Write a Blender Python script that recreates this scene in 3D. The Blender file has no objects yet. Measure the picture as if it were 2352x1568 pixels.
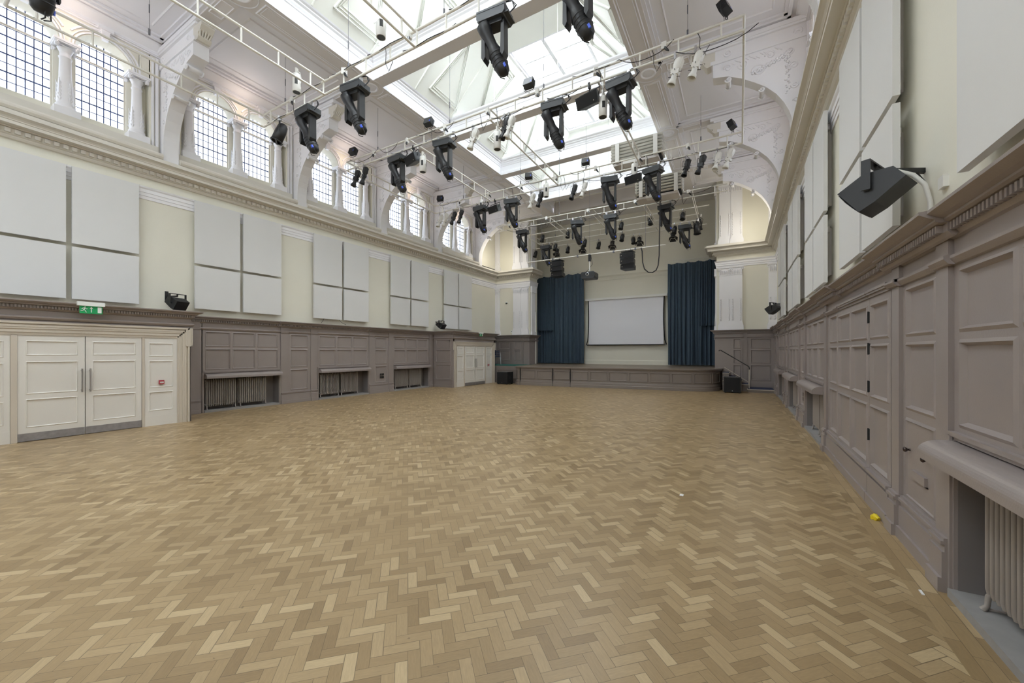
import bpy, math, random
from mathutils import Vector, Matrix
random.seed(7)
PI = math.pi
SC = bpy.context.scene
COL = SC.collection

# ------------------------------------------------------------------ materials
def mat(name, col, rough=0.5, metal=0.0, var=0.0, scale=3.0, bump=0.0, bscale=40.0, emit=None, spec=0.5):
    m = bpy.data.materials.new(name); m.use_nodes = True
    nt = m.node_tree; b = nt.nodes['Principled BSDF']
    b.inputs['Base Color'].default_value = (*col, 1); b.inputs['Roughness'].default_value = rough
    b.inputs['Metallic'].default_value = metal
    b.inputs['Specular IOR Level'].default_value = spec
    tc = nt.nodes.new('ShaderNodeTexCoord')
    if var > 0:
        n = nt.nodes.new('ShaderNodeTexNoise'); n.inputs['Scale'].default_value = scale; n.inputs['Detail'].default_value = 4
        nt.links.new(tc.outputs['Object'], n.inputs['Vector'])
        mx = nt.nodes.new('ShaderNodeMix'); mx.data_type = 'RGBA'
        mx.inputs[6].default_value = (*[max(0, c*(1-var)) for c in col], 1)
        mx.inputs[7].default_value = (*[min(1, c*(1+var)) for c in col], 1)
        nt.links.new(n.outputs['Fac'], mx.inputs[0]); nt.links.new(mx.outputs[2], b.inputs['Base Color'])
    if bump > 0:
        n2 = nt.nodes.new('ShaderNodeTexNoise'); n2.inputs['Scale'].default_value = bscale
        nt.links.new(tc.outputs['Object'], n2.inputs['Vector'])
        bp = nt.nodes.new('ShaderNodeBump'); bp.inputs['Strength'].default_value = bump; bp.inputs['Distance'].default_value = 0.01
        nt.links.new(n2.outputs['Fac'], bp.inputs['Height']); nt.links.new(bp.outputs['Normal'], b.inputs['Normal'])
    if emit:
        b.inputs['Emission Color'].default_value = (*emit[0], 1); b.inputs['Emission Strength'].default_value = emit[1]
    return m
M = {}
M['cream'] = mat('cream_wall_paint', (.76,.74,.64), .6, var=.03, scale=1.2, bump=.08, bscale=60)
M['crown'] = mat('stone_white_paint', (.70,.67,.60), .45, var=.03, scale=2)
M['white'] = mat('white_plaster', (.84,.84,.865), .55, var=.02, scale=2)
M['ceil'] = mat('ceiling_plaster', (.79,.785,.815), .6, var=.02, scale=1.5)
M['cofferp'] = mat('coffer_paint', (.86,.87,.81), .6, var=.02, scale=1.5)
M['soffit'] = mat('beam_soffit_paint', (.70,.67,.655), .6, var=.02, scale=1.5)
M['taupe'] = mat('taupe_panelling_paint', (.305,.265,.25), .32, var=.05, scale=4, bump=.06, bscale=90)
M['taupe_dark'] = mat('recess_darker_taupe', (.20,.18,.175), .5, var=.08, scale=3)  # darker tone of the panelling taupe, lines the radiator recesses
M['grille'] = mat('radiator_paint', (.30,.265,.24), .4, var=.05)
M['slab'] = mat('stone_slab', (.30,.29,.28), .6, var=.12, scale=12)
M['door'] = mat('white_door_paint', (.74,.715,.67), .3, var=.03, scale=2)
M['arch'] = mat('architrave_paint', (.60,.54,.46), .35, var=.03, scale=3)
M['panel'] = mat('acoustic_fabric', (.70,.70,.69), .85, var=.015, scale=2, bump=.1, bscale=300)
M['paneledge'] = mat('acoustic_panel_edge', (.70,.68,.60), .8)
M['steel'] = mat('brushed_steel', (.50,.49,.50), .32, .9, var=.15, scale=9)
M['galv'] = mat('kick_plate_metal', (.40,.40,.43), .38, .7, var=.3, scale=14)
M['black'] = mat('black_housing', (.018,.019,.021), .42, var=.2)
M['blackm'] = mat('black_painted_metal', (.017,.018,.019), .45)
M['dgrey'] = mat('dark_grey_housing', (.05,.055,.06), .4, var=.2)
M['cloth_black'] = mat('speaker_grille_cloth', (.012,.012,.013), .8)
M['pipe'] = mat('white_enamel_pipe', (.80,.78,.72), .3)
M['whitefix'] = mat('white_fixture_enamel', (.80,.79,.75), .35)
M['cable'] = mat('black_cable', (.02,.02,.025), .5)
M['greycable'] = mat('grey_cable', (.30,.30,.32), .5)
M['wcable'] = mat('white_cable', (.75,.74,.70), .5)
M['wire'] = mat('steel_wire', (.18,.18,.20), .4, .6)
M['blue'] = mat('blue_label', (.05,.12,.75), .4)
M['curtain'] = mat('blue_velvet', (.058,.092,.128), .85, var=.12, scale=6)
M['curtain2'] = mat('dark_blue_velvet', (.024,.047,.083), .85)
M['screen'] = mat('projection_screen', (.80,.81,.86), .7)
M['stagefloor'] = mat('stage_boards', (.21,.165,.12), .38, var=.2, scale=6)
M['stagefront'] = mat('stage_front_paint', (.25,.215,.195), .36, var=.05)
M['carpet'] = mat('navy_carpet', (.03,.04,.085), .95, var=.2, scale=60)
M['green'] = mat('exit_green', (.015,.36,.12), .4)
M['signwhite'] = mat('sign_white', (.85,.88,.85), .4)
M['red'] = mat('red_plastic', (.42,.03,.05), .4)
M['yellow'] = mat('yellow_plastic', (.8,.62,.02), .5)
M['lead'] = mat('window_lead', (.06,.09,.22), .6)  # blue cast of the bloom from the bright panes is put into this colour
M['navy'] = mat('navy_upholstery', (.012,.018,.06), .9)
M['chrome'] = mat('silver_tube', (.55,.58,.62), .25, .8)
M['bronze'] = mat('bronze_knob', (.08,.06,.055), .25, .8)
M['socket'] = mat('socket_plate', (.03,.03,.03), .35)
M['lens'] = mat('glass_lens', (.55,.57,.60), .06, .6)
M['louvre'] = mat('white_louvre', (.80,.79,.74), .4)
M['greenmat'] = mat('green_edge', (.02,.13,.11), .8)
M['paper'] = mat('paper_white', (.8,.8,.8), .7)
M['dark'] = mat('dark_void', (.02,.02,.02), .9)
def glass_mat(name, tint, diff):
    m = bpy.data.materials.new(name); m.use_nodes = True; nt = m.node_tree
    nt.nodes.remove(nt.nodes['Principled BSDF']); out = nt.nodes['Material Output']
    t = nt.nodes.new('ShaderNodeBsdfTransparent'); t.inputs[0].default_value = (*tint, 1)
    g = nt.nodes.new('ShaderNodeBsdfTranslucent'); g.inputs[0].default_value = (.9,.92,.95,1)
    x = nt.nodes.new('ShaderNodeMixShader'); x.inputs[0].default_value = diff
    nt.links.new(t.outputs[0], x.inputs[1]); nt.links.new(g.outputs[0], x.inputs[2]); nt.links.new(x.outputs[0], out.inputs['Surface'])
    return m
M['glass'] = glass_mat('leaded_window_glass', (.27,.28,.30), .06)
M['skyglass'] = glass_mat('rooflight_glass', (.95,.97,.97), .15)

def parquet():
    m = bpy.data.materials.new('oak_herringbone_parquet'); m.use_nodes = True
    nt = m.node_tree; N = nt.nodes; Lk = nt.links; bs = N['Principled BSDF']
    def mth(op, a, b=None, c=None):
        n = N.new('ShaderNodeMath'); n.operation = op
        for i, v in enumerate((a, b, c)):
            if v is None: continue
            if isinstance(v, (int, float)): n.inputs[i].default_value = v
            else: Lk.new(v, n.inputs[i])
        return n.outputs[0]
    def mixf(f, a, b):
        return mth('ADD', mth('MULTIPLY', a, mth('SUBTRACT', 1.0, f)), mth('MULTIPLY', b, f))
    geo = N.new('ShaderNodeNewGeometry'); sp = N.new('ShaderNodeSeparateXYZ'); Lk.new(geo.outputs['Position'], sp.inputs[0])
    X, Y = sp.outputs[0], sp.outputs[1]
    W = 0.0665; n = 3.0; s = 0.70710678/W
    hx = mth('MULTIPLY', mth('ADD', X, Y), s); hy = mth('MULTIPLY', mth('SUBTRACT', Y, X), s)
    hx = mth('ADD', hx, 3000.0); hy = mth('ADD', hy, 3000.0)
    ix, iy = mth('FLOOR', hx), mth('FLOOR', hy); fx, fy = mth('FRACT', hx), mth('FRACT', hy)
    k = mth('SUBTRACT', ix, iy); k = mth('ADD', k, 6000.0); k = mth('FLOOR', mth('ADD', mth('MODULO', k, 2*n), .5))
    isv = mth('GREATER_THAN', k, n-.5)
    hu = mth('ADD', k, fx); vu = mth('ADD', mth('SUBTRACT', 2*n-1, k), fy)
    u = mixf(isv, hu, vu); v = mixf(isv, fy, fx)
    ida = mixf(isv, mth('SUBTRACT', ix, k), ix); idb = mixf(isv, iy, mth('ADD', iy, mth('SUBTRACT', k, n)))
    # border boards along the side walls
    bw = .085
    m1 = mth('GREATER_THAN', X, 1.03); m2 = mth('LESS_THAN', X, -12.33); mb = mth('MAXIMUM', m1, m2)
    bi = mth('FLOOR', mth('DIVIDE', X, bw)); bfr = mth('FRACT', mth('ADD', mth('DIVIDE', X, bw), 400.0))
    yy = mth('ADD', mth('DIVIDE', Y, .34), mth('MULTIPLY', bi, .37)); by = mth('FLOOR', yy); byf = mth('FRACT', mth('ADD', yy, 400.0))
    ida = mixf(mb, ida, mth('ADD', bi, 77.3)); idb = mixf(mb, idb, by)
    du = mth('MINIMUM', u, mth('SUBTRACT', n, u)); dv = mth('MINIMUM', v, mth('SUBTRACT', 1.0, v))
    edge = mth('MINIMUM', du, dv)
    be = mth('MINIMUM', mth('MINIMUM', bfr, mth('SUBTRACT', 1.0, bfr)), mth('MULTIPLY', 4.0, mth('MINIMUM', byf, mth('SUBTRACT', 1.0, byf))))
    edge = mixf(mb, edge, be)
    u = mixf(mb, u, mth('MULTIPLY', byf, 4)); v = mixf(mb, v, bfr); isv2 = mth('MULTIPLY', isv, mth('SUBTRACT', 1.0, mb))
    cid = N.new('ShaderNodeCombineXYZ'); Lk.new(ida, cid.inputs[0]); Lk.new(idb, cid.inputs[1]); Lk.new(isv2, cid.inputs[2])
    wn = N.new('ShaderNodeTexWhiteNoise'); wn.noise_dimensions = '3D'; Lk.new(cid.outputs[0], wn.inputs['Vector'])
    ramp = N.new('ShaderNodeValToRGB'); e = ramp.color_ramp.elements
    e[0].position = 0; e[0].color = (.265,.18,.088,1); e[1].position = 1; e[1].color = (.51,.39,.225,1)
    for p, c in ((.15,(.31,.215,.108,1)), (.5,(.36,.255,.132,1)), (.85,(.405,.295,.16,1))):
        q = ramp.color_ramp.elements.new(p); q.color = c
    Lk.new(wn.outputs['Value'], ramp.inputs[0])
    gv = N.new('ShaderNodeCombineXYZ')
    Lk.new(mth('ADD', mth('MULTIPLY', u, .9), mth('MULTIPLY', wn.outputs['Value'], 31.0)), gv.inputs[0]); Lk.new(mth('MULTIPLY', v, 7.0), gv.inputs[1]); Lk.new(mth('MULTIPLY', wn.outputs['Value'], 90.0), gv.inputs[2])
    gn = N.new('ShaderNodeTexNoise'); gn.inputs['Scale'].default_value = 1.3; gn.inputs['Detail'].default_value = 5; gn.inputs['Distortion'].default_value = .6
    Lk.new(gv.outputs[0], gn.inputs['Vector'])
    big = N.new('ShaderNodeTexNoise'); big.inputs['Scale'].default_value = .55; big.inputs['Detail'].default_value = 2; Lk.new(geo.outputs['Position'], big.inputs['Vector'])
    g1 = mth('ADD', .80, mth('MULTIPLY', gn.outputs['Fac'], .40)); g2 = mth('ADD', .90, mth('MULTIPLY', big.outputs['Fac'], .2))
    st = N.new('ShaderNodeTexNoise'); st.inputs['Scale'].default_value = 14; st.inputs['Detail'].default_value = 3; Lk.new(geo.outputs['Position'], st.inputs['Vector'])
    spots = mth('MULTIPLY', mth('GREATER_THAN', st.outputs['Fac'], .735), .35)
    gap = mth('LESS_THAN', edge, mth('ADD', .018, mth('MULTIPLY', mth('GREATER_THAN', wn.outputs['Value'], .8), .02)))
    sh = mth('MULTIPLY', mth('MULTIPLY', g1, g2), mth('SUBTRACT', 1.0, mth('MAXIMUM', mth('MULTIPLY', gap, .55), spots)))
    vm = N.new('ShaderNodeVectorMath'); vm.operation = 'SCALE'; Lk.new(ramp.outputs[0], vm.inputs[0]); Lk.new(sh, vm.inputs['Scale'])
    Lk.new(vm.outputs[0], bs.inputs['Base Color'])
    rr = mth('ADD', .30, mth('MULTIPLY', gn.outputs['Fac'], .12)); Lk.new(rr, bs.inputs['Roughness'])
    bp = N.new('ShaderNodeBump'); bp.inputs['Strength'].default_value = .12; bp.inputs['Distance'].default_value = .004
    Lk.new(mth('SUBTRACT', mth('ADD', mth('MULTIPLY', gn.outputs['Fac'], .25), mth('MULTIPLY', wn.outputs['Value'], .5)), mth('MULTIPLY', gap, .6)), bp.inputs['Height'])
    Lk.new(bp.outputs['Normal'], bs.inputs['Normal'])
    return m
M['parquet'] = parquet()

# ------------------------------------------------------------------ mesh builder
class MB:
    def __init__(s, T=None, flip=False):
        s.v = []; s.f = []; s.sm = []; s.T = T; s.flip = flip
    def add(s, vs, fs, smooth=False):
        o = len(s.v)
        s.v += [tuple(s.T(*p)) if s.T else tuple(p) for p in vs]
        for f in fs:
            g = [o+i for i in f]
            if s.flip: g.reverse()
            s.f.append(g); s.sm.append(smooth)
        return s
    def box(s, x0, x1, y0, y1, z0, z1):
        return s.add([(x0,y0,z0),(x1,y0,z0),(x1,y1,z0),(x0,y1,z0),(x0,y0,z1),(x1,y0,z1),(x1,y1,z1),(x0,y1,z1)],
                     [(0,3,2,1),(4,5,6,7),(0,1,5,4),(1,2,6,5),(2,3,7,6),(3,0,4,7)])
    def quad(s, a, b, c, d): return s.add([a,b,c,d], [(0,1,2,3)])
    def obox(s, c, sx, sy, sz, R):
        vs = [Vector(c) + R @ Vector((x*sx/2, y*sy/2, z*sz/2)) for x, y, z in ((-1,-1,-1),(1,-1,-1),(1,1,-1),(-1,1,-1),(-1,-1,1),(1,-1,1),(1,1,1),(-1,1,1))]
        return s.add([tuple(v) for v in vs], [(0,3,2,1),(4,5,6,7),(0,1,5,4),(1,2,6,5),(2,3,7,6),(3,0,4,7)])
    def prism(s, poly, a, b, ax):      # poly of 2d pts, extruded along axis ax (0,1,2) from a to b
        n = len(poly)
        def P(q, t):
            return {0:(t,q[0],q[1]), 1:(q[0],t,q[1]), 2:(q[0],q[1],t)}[ax]
        vs = [P(q,a) for q in poly]+[P(q,b) for q in poly]
        fs = [tuple(range(n-1,-1,-1)), tuple(range(n,2*n))]+[(i,(i+1)%n,n+(i+1)%n,n+i) for i in range(n)]
        return s.add(vs, fs)
    def tube(s, pts, r, n=8, cap=True):
        pts = [Vector(p) for p in pts]; vs = []; fs = []
        up = None; rs = r if isinstance(r, (list,tuple)) else [r]*len(pts)
        for i, p in enumerate(pts):
            d = (pts[min(i+1,len(pts)-1)]-pts[max(i-1,0)])
            if d.length < 1e-9: d = Vector((0,0,1))
            d.normalize()
            if up is None: up = d.orthogonal().normalized()
            up = (up - d*up.dot(d))
            if up.length < 1e-6: up = d.orthogonal()
            up.normalize(); w = d.cross(up)
            for k in range(n):
                a = 2*PI*k/n; vs.append(tuple(p + (up*math.cos(a)+w*math.sin(a))*rs[i]))
        for i in range(len(pts)-1):
            for k in range(n): fs.append((i*n+k, i*n+(k+1)%n, (i+1)*n+(k+1)%n, (i+1)*n+k))
        s.add(vs, fs, True)
        if cap:
            m = (len(pts)-1)*n
            s.add(vs[:n], [tuple(range(n-1,-1,-1))]); s.add(vs[m:], [tuple(range(n))])
        return s
    def lathe(s, prof, c=(0,0,0), ax=(0,0,1), n=20, a0=0, a1=2*PI):   # prof: (r, h)
        ax = Vector(ax).normalized(); u = ax.orthogonal().normalized(); w = ax.cross(u); c = Vector(c)
        full = abs(a1-a0-2*PI) < 1e-6; m = n if full else n+1
        vs = []; fs = []
        for r, h in prof:
            for k in range(m):
                a = a0+(a1-a0)*k/n; vs.append(tuple(c+ax*h+(u*math.cos(a)+w*math.sin(a))*max(r,1e-5)))
        for i in range(len(prof)-1):
            for k in range(n): fs.append((i*m+k, i*m+(k+1)%m, (i+1)*m+(k+1)%m, (i+1)*m+k))
        return s.add(vs, fs, True)
    def sweep(s, path, prof, caps=True):   # path [(x,y)], room on the right-hand side; prof [(p,z)]
        n = len(path); pts = [Vector(p) for p in path]; ms = []
        for i in range(n):
            ns = []
            if i > 0: d = (pts[i]-pts[i-1]).normalized(); ns.append(Vector((d.y,-d.x)))
            if i < n-1: d = (pts[i+1]-pts[i]).normalized(); ns.append(Vector((d.y,-d.x)))
            if len(ns) == 2:
                b = ns[0]+ns[1]; b = b/(b.dot(ns[0]))
            else: b = ns[0]
            ms.append(b)
        k = len(prof); vs = [];fs = []
        for i in range(n):
            for p, z in prof: q = pts[i]+ms[i]*p; vs.append((q.x,q.y,z))
        for i in range(n-1):
            for j in range(k-1): fs.append((i*k+j, i*k+j+1, (i+1)*k+j+1, (i+1)*k+j))
        s.add(vs, fs)
        if caps:
            s.add(vs[:k], [tuple(range(k))]); s.add(vs[-k:], [tuple(range(k-1,-1,-1))])
        return s
    def frame(s, y0, y1, z0, z1, po, pi_, w):   # panel moulding ring in (p,y,z) wall space
        o = [(y0-.012,z0-.012),(y1+.012,z0-.012),(y1+.012,z1+.012),(y0-.012,z1+.012)]
        m = [(y0+w*.35,z0+w*.35),(y1-w*.35,z0+w*.35),(y1-w*.35,z1-w*.35),(y0+w*.35,z1-w*.35)]
        i = [(y0+w,z0+w),(y1-w,z0+w),(y1-w,z1-w),(y0+w,z1-w)]
        vs = [(po,a,b) for a,b in o]+[(po+.012,a,b) for a,b in m]+[(pi_,a,b) for a,b in i]
        fs = []
        for r in (0,4):
            for q in range(4): fs.append((r+q, r+(q+1)%4, r+4+(q+1)%4, r+4+q))
        return s.add(vs, fs)
    def build(s, name, m, parent=None):
        me = bpy.data.meshes.new(name); me.from_pydata(s.v, [], s.f)
        me.polygons.foreach_set('use_smooth', s.sm); me.update(); me.materials.append(M[m] if isinstance(m, str) else m)
        o = bpy.data.objects.new(name, me); COL.objects.link(o)
        if parent: o.parent = parent
        return o
def tag(o, label=None, cat=None, group=None, kind=None):
    if label: o['label'] = label
    if cat: o['category'] = cat
    if group: o['group'] = group
    if kind: o['kind'] = kind
    return o
def struct(o, label=None, cat=None): return tag(o, label, cat, kind='structure')
def thing(name, loc=(0,0,0), rz=0, label=None, cat=None, group=None, rot=None):
    o = bpy.data.objects.new(name, None); COL.objects.link(o); o.location = loc
    o.rotation_euler = rot if rot else (0,0,rz); o.empty_display_size = .1
    return tag(o, label, cat, group)
def dup(root, loc, label, rz=None, rot=None, group=None):
    def cp(o, par):
        c = o.copy(); COL.objects.link(c)
        if par: c.parent = par
        for ch in list(o.children): cp(ch, c)
        return c
    r = cp(root, None); r.location = loc; r['label'] = label
    if rz is not None: r.rotation_euler = (0,0,rz)
    if rot is not None: r.rotation_euler = rot
    if group: r['group'] = group
    return r
TL = lambda p,y,z: (-12.72+p, y, z)
TR = lambda p,y,z: (1.38-p, y, z)
def WB(side): return MB(TL, False) if side == 'L' else MB(TR, True)
def spiral(c, r, turns, plane, sgn=1, n=26, tail=None):   # plane: function (a,b)->3d
    pts = []
    for i in range(n):
        t = i/(n-1); a = sgn*turns*2*PI*t; rr = r*(1-.85*t)
        pts.append(plane(c[0]+rr*math.cos(a), c[1]+rr*math.sin(a)))
    return pts
Y0, YE = -5.0, 20.0
ZC = 9.24

# ------------------------------------------------------------------ floor
o = MB().quad((-13,Y0,0),(1.45,Y0,0),(1.45,20.4,0),(-13,20.4,0)).build('floor', 'parquet'); struct(o)

# ------------------------------------------------------------------ crown cornice
CROWN = [(0,5.95),(.06,5.955),(.085,5.985),(.09,6.005),(.13,6.02),(.13,6.125),(.185,6.13),(.20,6.15),(.345,6.155),(.345,6.215),(.36,6.22),(.362,6.24),(.385,6.27),(.43,6.295),(.455,6.30),(.455,6.335),(.40,6.345),(.40,6.405),(0,6.41)]
def dentils(mb, path, p0, p1, z0, z1, w, g):
    for a, b in zip(path[:-1], path[1:]):
        a, b = Vector(a), Vector(b); d = b-a; L = d.length; d.normalize(); nrm = Vector((d.y,-d.x)); k = int(L/(w+g))
        for i in range(k):
            t = (i+.25)*(w+g); q = [a+d*t+nrm*p0, a+d*(t+w)+nrm*p0, a+d*(t+w)+nrm*p1, a+d*t+nrm*p1]
            mb.add([(v.x,v.y,z0) for v in q]+[(v.x,v.y,z1) for v in q], [(0,3,2,1),(4,5,6,7),(0,1,5,4),(1,2,6,5),(2,3,7,6),(3,0,4,7)])
pl = [(-12.72,Y0),(-12.72,YE),(-10.42,YE),(-10.42,20.95)]
pr = [(-.89,20.95),(-.89,YE),(1.38,YE),(1.38,Y0)]
for path, nm in ((pl,'trim_1'), (pr,'trim_2')):
    mb = MB().sweep(path, CROWN); dentils(mb, path, .12, .18, 6.035, 6.115, .075, .055); struct(mb.build(nm, 'crown'))
# three-fascia architrave band below the crown, on both walls and round the end piers
ARC = [(0,5.43),(.02,5.43),(.02,5.51),(.035,5.51),(.035,5.59),(.05,5.59),(.05,5.67),(.075,5.70),(.085,5.73),(0,5.74)]
struct(MB().sweep(pl, ARC).build('trim_3', 'white')); struct(MB().sweep(pr, ARC).build('trim_4', 'white'))

# ------------------------------------------------------------------ side walls with arcaded clerestory
HB = 1.705
WC = [-.885-3.41, -.885, 2.525, 5.935, 9.345, 12.755, 16.165]     # bay centres
BR = [.82, 4.235, 7.655, 11.07, 14.475, 17.885]           # bracket centres
ZS, RO, RG = 8.42, .47, .42
def arch_pts(yc, r, n=14): return [(yc - r*math.cos(PI*i/n), ZS + r*math.sin(PI*i/n)) for i in range(n+1)]
for side in 'LR':
    nm = 'wall_left' if side == 'L' else 'wall_right'
    mb = WB(side)
    mb.box(-.6, 0, Y0, YE+.5, 2.55, 6.60)      # plain upper wall
    mb.box(-.6, -.22, Y0, YE+.5, 0, 2.56)      # behind the panelling
    ys = []
    for c in WC:
        for w in (-.59, .59):
            yc = c+w; ap = arch_pts(yc, RO); gp = arch_pts(yc, RG)
            # spandrel in front plane
            for (a, b) in zip(ap[:-1], ap[1:]): mb.quad((0,a[0],a[1]),(0,b[0],b[1]),(0,b[0],9.45),(0,a[0],9.45))
            for i in range(len(ap)-1):          # splayed soffit
                mb.add([(0,*ap[i]),(0,*ap[i+1]),(-.30,*gp[i+1]),(-.30,*gp[i])], [(0,1,2,3)], True)
        # strips between the arches
        mb.quad((0,c-.12,ZS),(0,c+.12,ZS),(0,c+.12,9.45),(0,c-.12,9.45))
        mb.box(-.30,-.0,c-.12,c+.12,ZS-.02,ZS)
        for q in (-1,1):
            mb.quad((0,c+q*1.06,ZS),(0,c+q*1.20,ZS),(0,c+q*1.20,9.45),(0,c+q*1.06,9.45))
            a, b = sorted((c+q*1.02, c+q*1.42)); mb.box(-.6,-.22,a,b,6.6,9.45)
            a, b = sorted((c+q*1.38, c+q*HB)); mb.box(-.6,0,a,b,6.6,9.45)
            a, b = sorted((c+q*1.19, c+q*1.40)); mb.box(-.25,0,a,b,ZS,9.45)
        mb.box(-.6,-.22,c-.165,c+.165,6.6,9.45)
        mb.box(-.6,-.32,c-1.1,c+1.1,8.9,9.45)
        mb.box(-.6,-.02,c-1.42,c+1.42,6.55,6.80)
        mb.box(-.35,-.18,c-1.1,c+1.1,6.80,7.02)
    mb.box(-.6,0,WC[-1]+HB-.01,YE+.5,6.55,9.45)
    mb.box(-.6,0,Y0-.3,WC[0]-HB+.01,6.55,9.45)
    struct(mb.build(nm, 'cream' if False else 'cream'))
    # white plaster trim: jamb frames, archivolts, keystones, wall-head cornice, sill rolls
    for bi, c in enumerate(WC):
        if side == 'R' and bi < 2: continue
        mb = WB(side)
        for q in (-1,1):
            a, b = sorted((c+q*1.42, c+q*1.46)); mb.box(0,.05,a,b,6.56,8.98)
            a, b = sorted((c+q*1.49, c+q*1.54)); mb.box(0,.08,a,b,6.56,9.02)
            for w in (1,):
                yc = c+q*.59
                for r0, r1, p in ((.49,.52,.03),(.545,.56,.035),(.60,.63,.045)):
                    n = 18
                    for i in range(n):
                        a0, a1 = PI*i/n, PI*(i+1)/n
                        P = [(yc-r*math.cos(t), ZS+r*math.sin(t)) for r, t in ((r0,a0),(r0,a1),(r1,a1),(r1,a0))]
                        if any(abs(v[0]-c) < .005 or (v[0]-c)*q < 0 for v in P): continue
                        mb.add([(0,*v) for v in P]+[(p,*v) for v in P], [(4,5,6,7),(0,1,5,4),(2,3,7,6),(1,2,6,5),(3,0,4,7)])
                mb.prism([(yc-.05,8.84),(yc+.05,8.84),(yc+.085,9.13),(yc-.085,9.13)], 0, .10, 0)
                mb.prism([(yc-.13,9.05),(yc+.13,9.05),(yc+.13,9.10),(yc-.13,9.10)], 0, .14, 0)
        mb.box(0,.03,c-1.54,c+1.54,8.985,9.01)
        mb.box(0,.05,c-1.6,c+1.6,9.06,9.085); mb.box(0,.09,c-1.6,c+1.6,9.085,9.11)
        struct(mb.build('trim_%d' % (10+bi if side == 'L' else 20+bi), 'white'))
        mb = WB(side)
        prof = [(0,6.40),(.33,6.405),(.385,6.425),(.415,6.47),(.415,6.51),(.385,6.555),(.33,6.575),(.20,6.58),(.10,6.60),(.10,6.80),(0,6.80)]
        mb.prism(prof, c-1.535, c+1.535, 1) if False else None
        n = len(prof)
        vs = [(p,c-1.535,z) for p,z in prof]+[(p,c+1.535,z) for p,z in prof]
        mb.add(vs, [(i,(i+1)%n,n+(i+1)%n,n+i) for i in range(n)]+[tuple(range(n)), tuple(range(2*n-1,n-1,-1))])
        struct(mb.build('trim_%d' % (30+bi if side == 'L' else 40+bi), 'crown'))
    # wall-head cornice
    mb = WB(side)
    HC = [(0,9.10),(.06,9.11),(.08,9.14),(.08,9.17),(.16,9.22),(.24,9.27),(.27,9.30),(.27,9.33),(.36,9.36),(.36,9.40),(0,9.40)]
    n = len(HC); vs = [(p,Y0,z) for p,z in HC]+[(p,YE,z) for p,z in HC]
    mb.add(vs, [(i,(i+1)%n,n+(i+1)%n,n+i) for i in range(n)]); struct(mb.build('trim_5' if side == 'L' else 'trim_6', 'white'))

# windows: glass, lead lines, frame
wn = 0
def window(side, yc, idx):
    mb = WB(side); ap = arch_pts(yc, RG, 16); poly = [(-.30,yc-RG,7.03)]+[(-.30,yc+RG,7.03)]+[(-.30,a,b) for a,b in reversed(ap)]
    mb.add(poly, [tuple(range(len(poly)))])
    g = struct(mb.build('window_%d' % idx, 'glass'))
    fm = WB(side)
    fm.box(-.31,-.27,yc-RG-.01,yc-RG+.02,7.0,ZS); fm.box(-.31,-.27,yc+RG-.02,yc+RG+.01,7.0,ZS); fm.box(-.32,-.26,yc-RG,yc+RG,6.99,7.045); fm.box(-.32,-.26,yc-RG,yc+RG,8.33,8.37)
    fm.build('window_frame', 'crown', g)
    lm = WB(side); w = .009
    for i in range(1,7):
        y = yc-RG+2*RG*i/7; dz = math.sqrt(max(0, RG*RG-(y-yc)**2)); lm.box(-.302,-.292,y-w,y+w,7.03,ZS+dz)
    z = 7.03+.19; i = 0
    while z < ZS+RG-.05:
        h = RG if z < ZS else math.sqrt(max(0,RG*RG-(z-ZS)**2)); ww = w*(1.5 if i % 2 else .8); lm.box(-.302,-.290,yc-h,yc+h,z-ww,z+ww); z += .185; i += 1
    lm.build('leading', 'lead', g)
for side in 'LR':
    for bi, c in enumerate(WC):
        if side == 'R' and bi < 2: continue
        for w in (-.59,.59):
            wn += 1; window(side, c+w, wn)

# carved half columns between the windows
def column_proto():
    t = thing('window_column')
    m = MB(); m.box(-.19,.19,-.20,.20,6.79,6.96); m.build('pedestal', 'white', t)
    m = MB()
    m.lathe([(.18,6.96),(.185,6.985),(.17,7.01),(.15,7.03),(.158,7.055),(.14,7.08),(.135,7.10),(.125,7.3),(.10,7.7),(.092,8.08),(.105,8.095),(.105,8.115),(.09,8.125),(.088,8.2)], n=20)
    m.build('shaft', 'white', t)
    m = MB()
    for k in range(5):                                     # acanthus leaves round the foot of the shaft
        a = k*2*PI/5+.4; ca, sa = math.cos(a), math.sin(a)
        for j in range(5):
            z = 7.14+j*.085; r = .132-j*.006; w = .052-.008*j
            for sg in (-1,1):
                b = a+sg*w*3.2; m.tube([(ca*(r-.01),sa*(r-.01),z-.02),(math.cos(b)*(r+.012),math.sin(b)*(r+.012),z+.03),(math.cos(b)*(r+.02),math.sin(b)*(r+.02),z+.055)], [.013,.015,.006], 5)
        m.tube([(ca*.125,sa*.125,7.1),(ca*.14,sa*.14,7.35),(ca*.135,sa*.135,7.55),(ca*.15,sa*.15,7.6)], [.014,.012,.01,.006], 5)
    m.build('acanthus_leaves', 'white', t)
    m = MB(); m.lathe([(.088,8.2),(.10,8.24),(.13,8.30)], n=16); m.box(-.19,.19,-.19,.19,8.345,8.375); m.box(-.205,.205,-.205,.205,8.375,8.42)
    for sx in (-1,1):
        for sy in (-1,1):
            m.tube(spiral((sx*.15,8.30), .055, 1.4, lambda a,b,sy=sy: (a, sy*.15, b), sx), .014, 6)
            m.lathe([(.0,-.03),(.045,-.03),(.045,.03),(.0,.03)], (sx*.145,sy*.15,8.30), (0,1,0), 12)
    m.tube([(.11,-.12,8.33),(.135,0,8.30),(.11,.12,8.33)], .014, 6)
    m.build('scroll_capital', 'white', t)
    return t
colproto = column_proto(); first = True
pos_word = ['near','middle','far']
bay_word = ['the bay behind the camera', 'the bay beside the camera','the nearest bay in view','the second bay','the third bay','the fourth bay','the farthest bay']
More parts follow.
